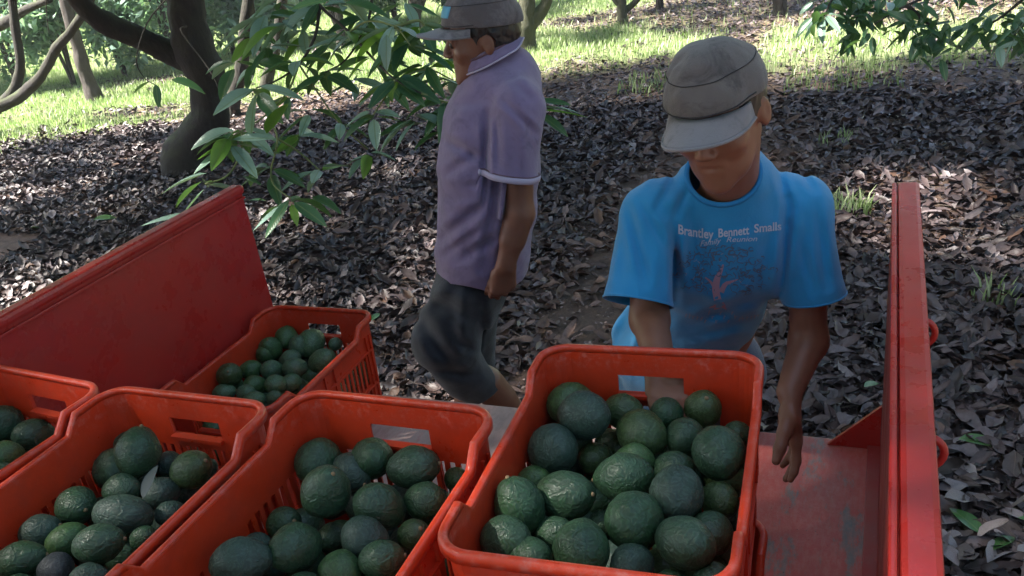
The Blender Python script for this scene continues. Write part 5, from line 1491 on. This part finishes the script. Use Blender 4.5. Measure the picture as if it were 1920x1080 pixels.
WH += [(500, 30, .7, 6, .2), (570, 60, .8, 6, .2), (620, 90, .7, 5, .19), (720, 60, .6, 6, .2), (440, 120, .6, 4, .19), (760, 10, .6, 6, .2), (660, 150, .6, 5, .18), (540, 180, .5, 4, .18), (820, 110, .5, 5, .19), (580, 210, .4, 4, .18), (480, 120, .7, 5, .19), (720, 150, .4, 5, .19)]
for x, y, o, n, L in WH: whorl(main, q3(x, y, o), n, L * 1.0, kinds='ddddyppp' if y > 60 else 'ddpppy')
EXP = [((440, 245), (352, 266), 'p'), ((445, 272), (365, 284), 'y'), ((388, 325), (298, 352), 'p'), ((356, 402), (262, 420), 'p'), ((1012, 202), (1086, 202), 'p'), ((1005, 188), (1070, 194), 'd'), ((1010, 214), (1068, 250), 'd'),
       ((792, 232), (700, 243), 'd'), ((830, 248), (772, 270), 'd'), ((725, 65), (722, 132), 'p'), ((292, 158), (298, 200), 'd'), ((455, 330), (490, 345), 'd'), ((585, 370), (640, 390), 'd'), ((500, 250), (535, 185), 'y'), ((472, 255), (470, 170), 'p'), ((520, 50), (440, 100), 'y')]
for a, b, k in EXP: put_leaf(main, q3(*a), pt(b[0], b[1], DB - .05), rr.uniform(-.5, .5), k)
# thin looping twigs with dangling leaves at left
for st in ([(330, -20, 1.2), (278, 40, 1.1), (256, 110, 1.0), (270, 145, 1.0), (292, 160, 1.0)], [(350, 50, 1.2), (340, 60, 1.1), (392, 130, .8), (420, 190, .5)], [(85, -20, 2.5), (88, 30, 2.5), (92, 62, 2.5)]):
    p_ = [q3(*z) for z in st]; sprig(main, p_[0], p_[1:], .004, .002, M_TWIGD)
put_leaf(main, q3(290, 158, 1), q3(300, 202, 1), .3, 'd'); put_leaf(main, q3(284, 152, 1), q3(248, 170, 1), .3, 'd'); put_leaf(main, q3(322, 150, 1), q3(385, 165, 1), .3, 'd')
# ---- foliage hanging in at the top right
random.seed(5); rr2 = random.Random(9)
DR = 5.2
hb = []
for st in ([(2050, -120, 0), (1950, -30, 0), (1880, 30, 0), (1830, 60, 0)], [(1960, -80, 0), (1800, -30, .2), (1700, 10, .1), (1640, 45, 0)], [(1820, -60, .3), (1650, -40, .3), (1570, -10, .2), (1545, 30, .1)],
           [(2000, -20, -.3), (1930, 30, -.3), (1900, 70, -.3)], [(1700, 10, .1), (1745, 50, .1), (1760, 70, .1)], [(1650, -40, .3), (1620, 10, .3), (1600, 45, .2)]):
    p_ = [pt(x, y, DR + o) for x, y, o in st]; P = sprig(rt, p_[0], p_[1:], .014, .004, M_TWIGD); hb.append(P)
cnt = 0
for P in hb:
    for i in range(2, len(P)):
        for _ in range(4):
            c = P[i] + np.array([rr2.uniform(-.10, .10), rr2.uniform(-.2, .2), rr2.uniform(-.10, .05)])
            a = rr2.uniform(0, 6.28); d = nrm(math.cos(a) * UX + math.sin(a) * DV - ZV * rr2.uniform(.0, 1.1)); l = rr2.uniform(.09, .16)
            put_leaf(rt, c, c + d * l, rr2.uniform(-.8, .8), rr2.choice('dddddp')); cnt += 1
whorl(rt, pt(1545, 32, DR + .1), 8, .17, kinds='pd', droop=.5)

# ------------------------------------------------------------------ thicket behind the meadow
random.seed(3)
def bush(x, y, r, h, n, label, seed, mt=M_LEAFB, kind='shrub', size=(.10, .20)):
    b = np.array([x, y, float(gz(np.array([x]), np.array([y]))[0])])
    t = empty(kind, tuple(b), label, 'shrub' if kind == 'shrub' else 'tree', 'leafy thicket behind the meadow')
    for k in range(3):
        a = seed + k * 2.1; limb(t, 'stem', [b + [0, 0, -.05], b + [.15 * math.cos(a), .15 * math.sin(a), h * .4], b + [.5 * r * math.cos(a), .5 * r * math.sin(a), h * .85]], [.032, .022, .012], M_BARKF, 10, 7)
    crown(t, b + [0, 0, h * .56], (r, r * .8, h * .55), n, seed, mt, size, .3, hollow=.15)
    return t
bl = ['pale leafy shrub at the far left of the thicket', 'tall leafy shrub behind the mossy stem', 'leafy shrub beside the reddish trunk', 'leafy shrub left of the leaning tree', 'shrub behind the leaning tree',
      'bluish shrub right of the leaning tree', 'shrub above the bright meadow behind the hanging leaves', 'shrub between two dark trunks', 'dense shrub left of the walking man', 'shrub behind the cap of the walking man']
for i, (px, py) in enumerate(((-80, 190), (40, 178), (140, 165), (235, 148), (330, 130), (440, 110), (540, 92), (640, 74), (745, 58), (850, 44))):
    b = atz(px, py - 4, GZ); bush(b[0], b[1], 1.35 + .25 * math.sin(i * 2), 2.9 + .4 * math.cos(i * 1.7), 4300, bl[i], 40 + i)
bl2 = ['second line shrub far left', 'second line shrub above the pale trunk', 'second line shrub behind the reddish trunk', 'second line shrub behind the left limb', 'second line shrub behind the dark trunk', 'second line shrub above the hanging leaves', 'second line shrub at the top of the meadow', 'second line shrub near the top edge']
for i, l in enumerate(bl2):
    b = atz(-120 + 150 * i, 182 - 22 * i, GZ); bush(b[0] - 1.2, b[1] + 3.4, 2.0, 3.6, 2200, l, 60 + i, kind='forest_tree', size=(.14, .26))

# ------------------------------------------------------------------ air
hz = MB(); hz.box((-6, 8, 4.0), (150, 150, 14.0)); 
mh = bpy.data.materials.new('hazy_air'); mh.use_nodes = True; n_ = mh.node_tree.nodes; n_.clear()
pv = n_.new('ShaderNodeVolumePrincipled'); pv.inputs['Density'].default_value = .0018; pv.inputs['Color'].default_value = (.86, .93, 1, 1); pv.inputs['Anisotropy'].default_value = .2
mo_ = n_.new('ShaderNodeOutputMaterial'); mh.node_tree.links.new(pv.outputs[0], mo_.inputs['Volume'])
tag(hz.build('haze', mh), kind='stuff')

# unseen trees added behind and right of the photographer, blocking low sky light
for i, (x, y, l) in enumerate(((-9.5, -5.5, 'added unseen orchard tree behind the trailer, far left'), (-4.5, -8, 'added unseen orchard tree behind the trailer, left'), (1, -8.5, 'added unseen orchard tree straight behind the photographer'), (6, -6.5, 'added unseen orchard tree behind the photographer, right'),
        (8.5, -1, 'added unseen orchard tree right of the trailer'), (9, 5.5, 'added unseen orchard tree right of the frame'), (8, 12, 'added unseen orchard tree beyond the right edge of the meadow'))):
    bush(x, y, 3.0, 5.0, 4200, l, 80 + i, M_LEAFC, 'sky_blocking_tree', (.3, .45))
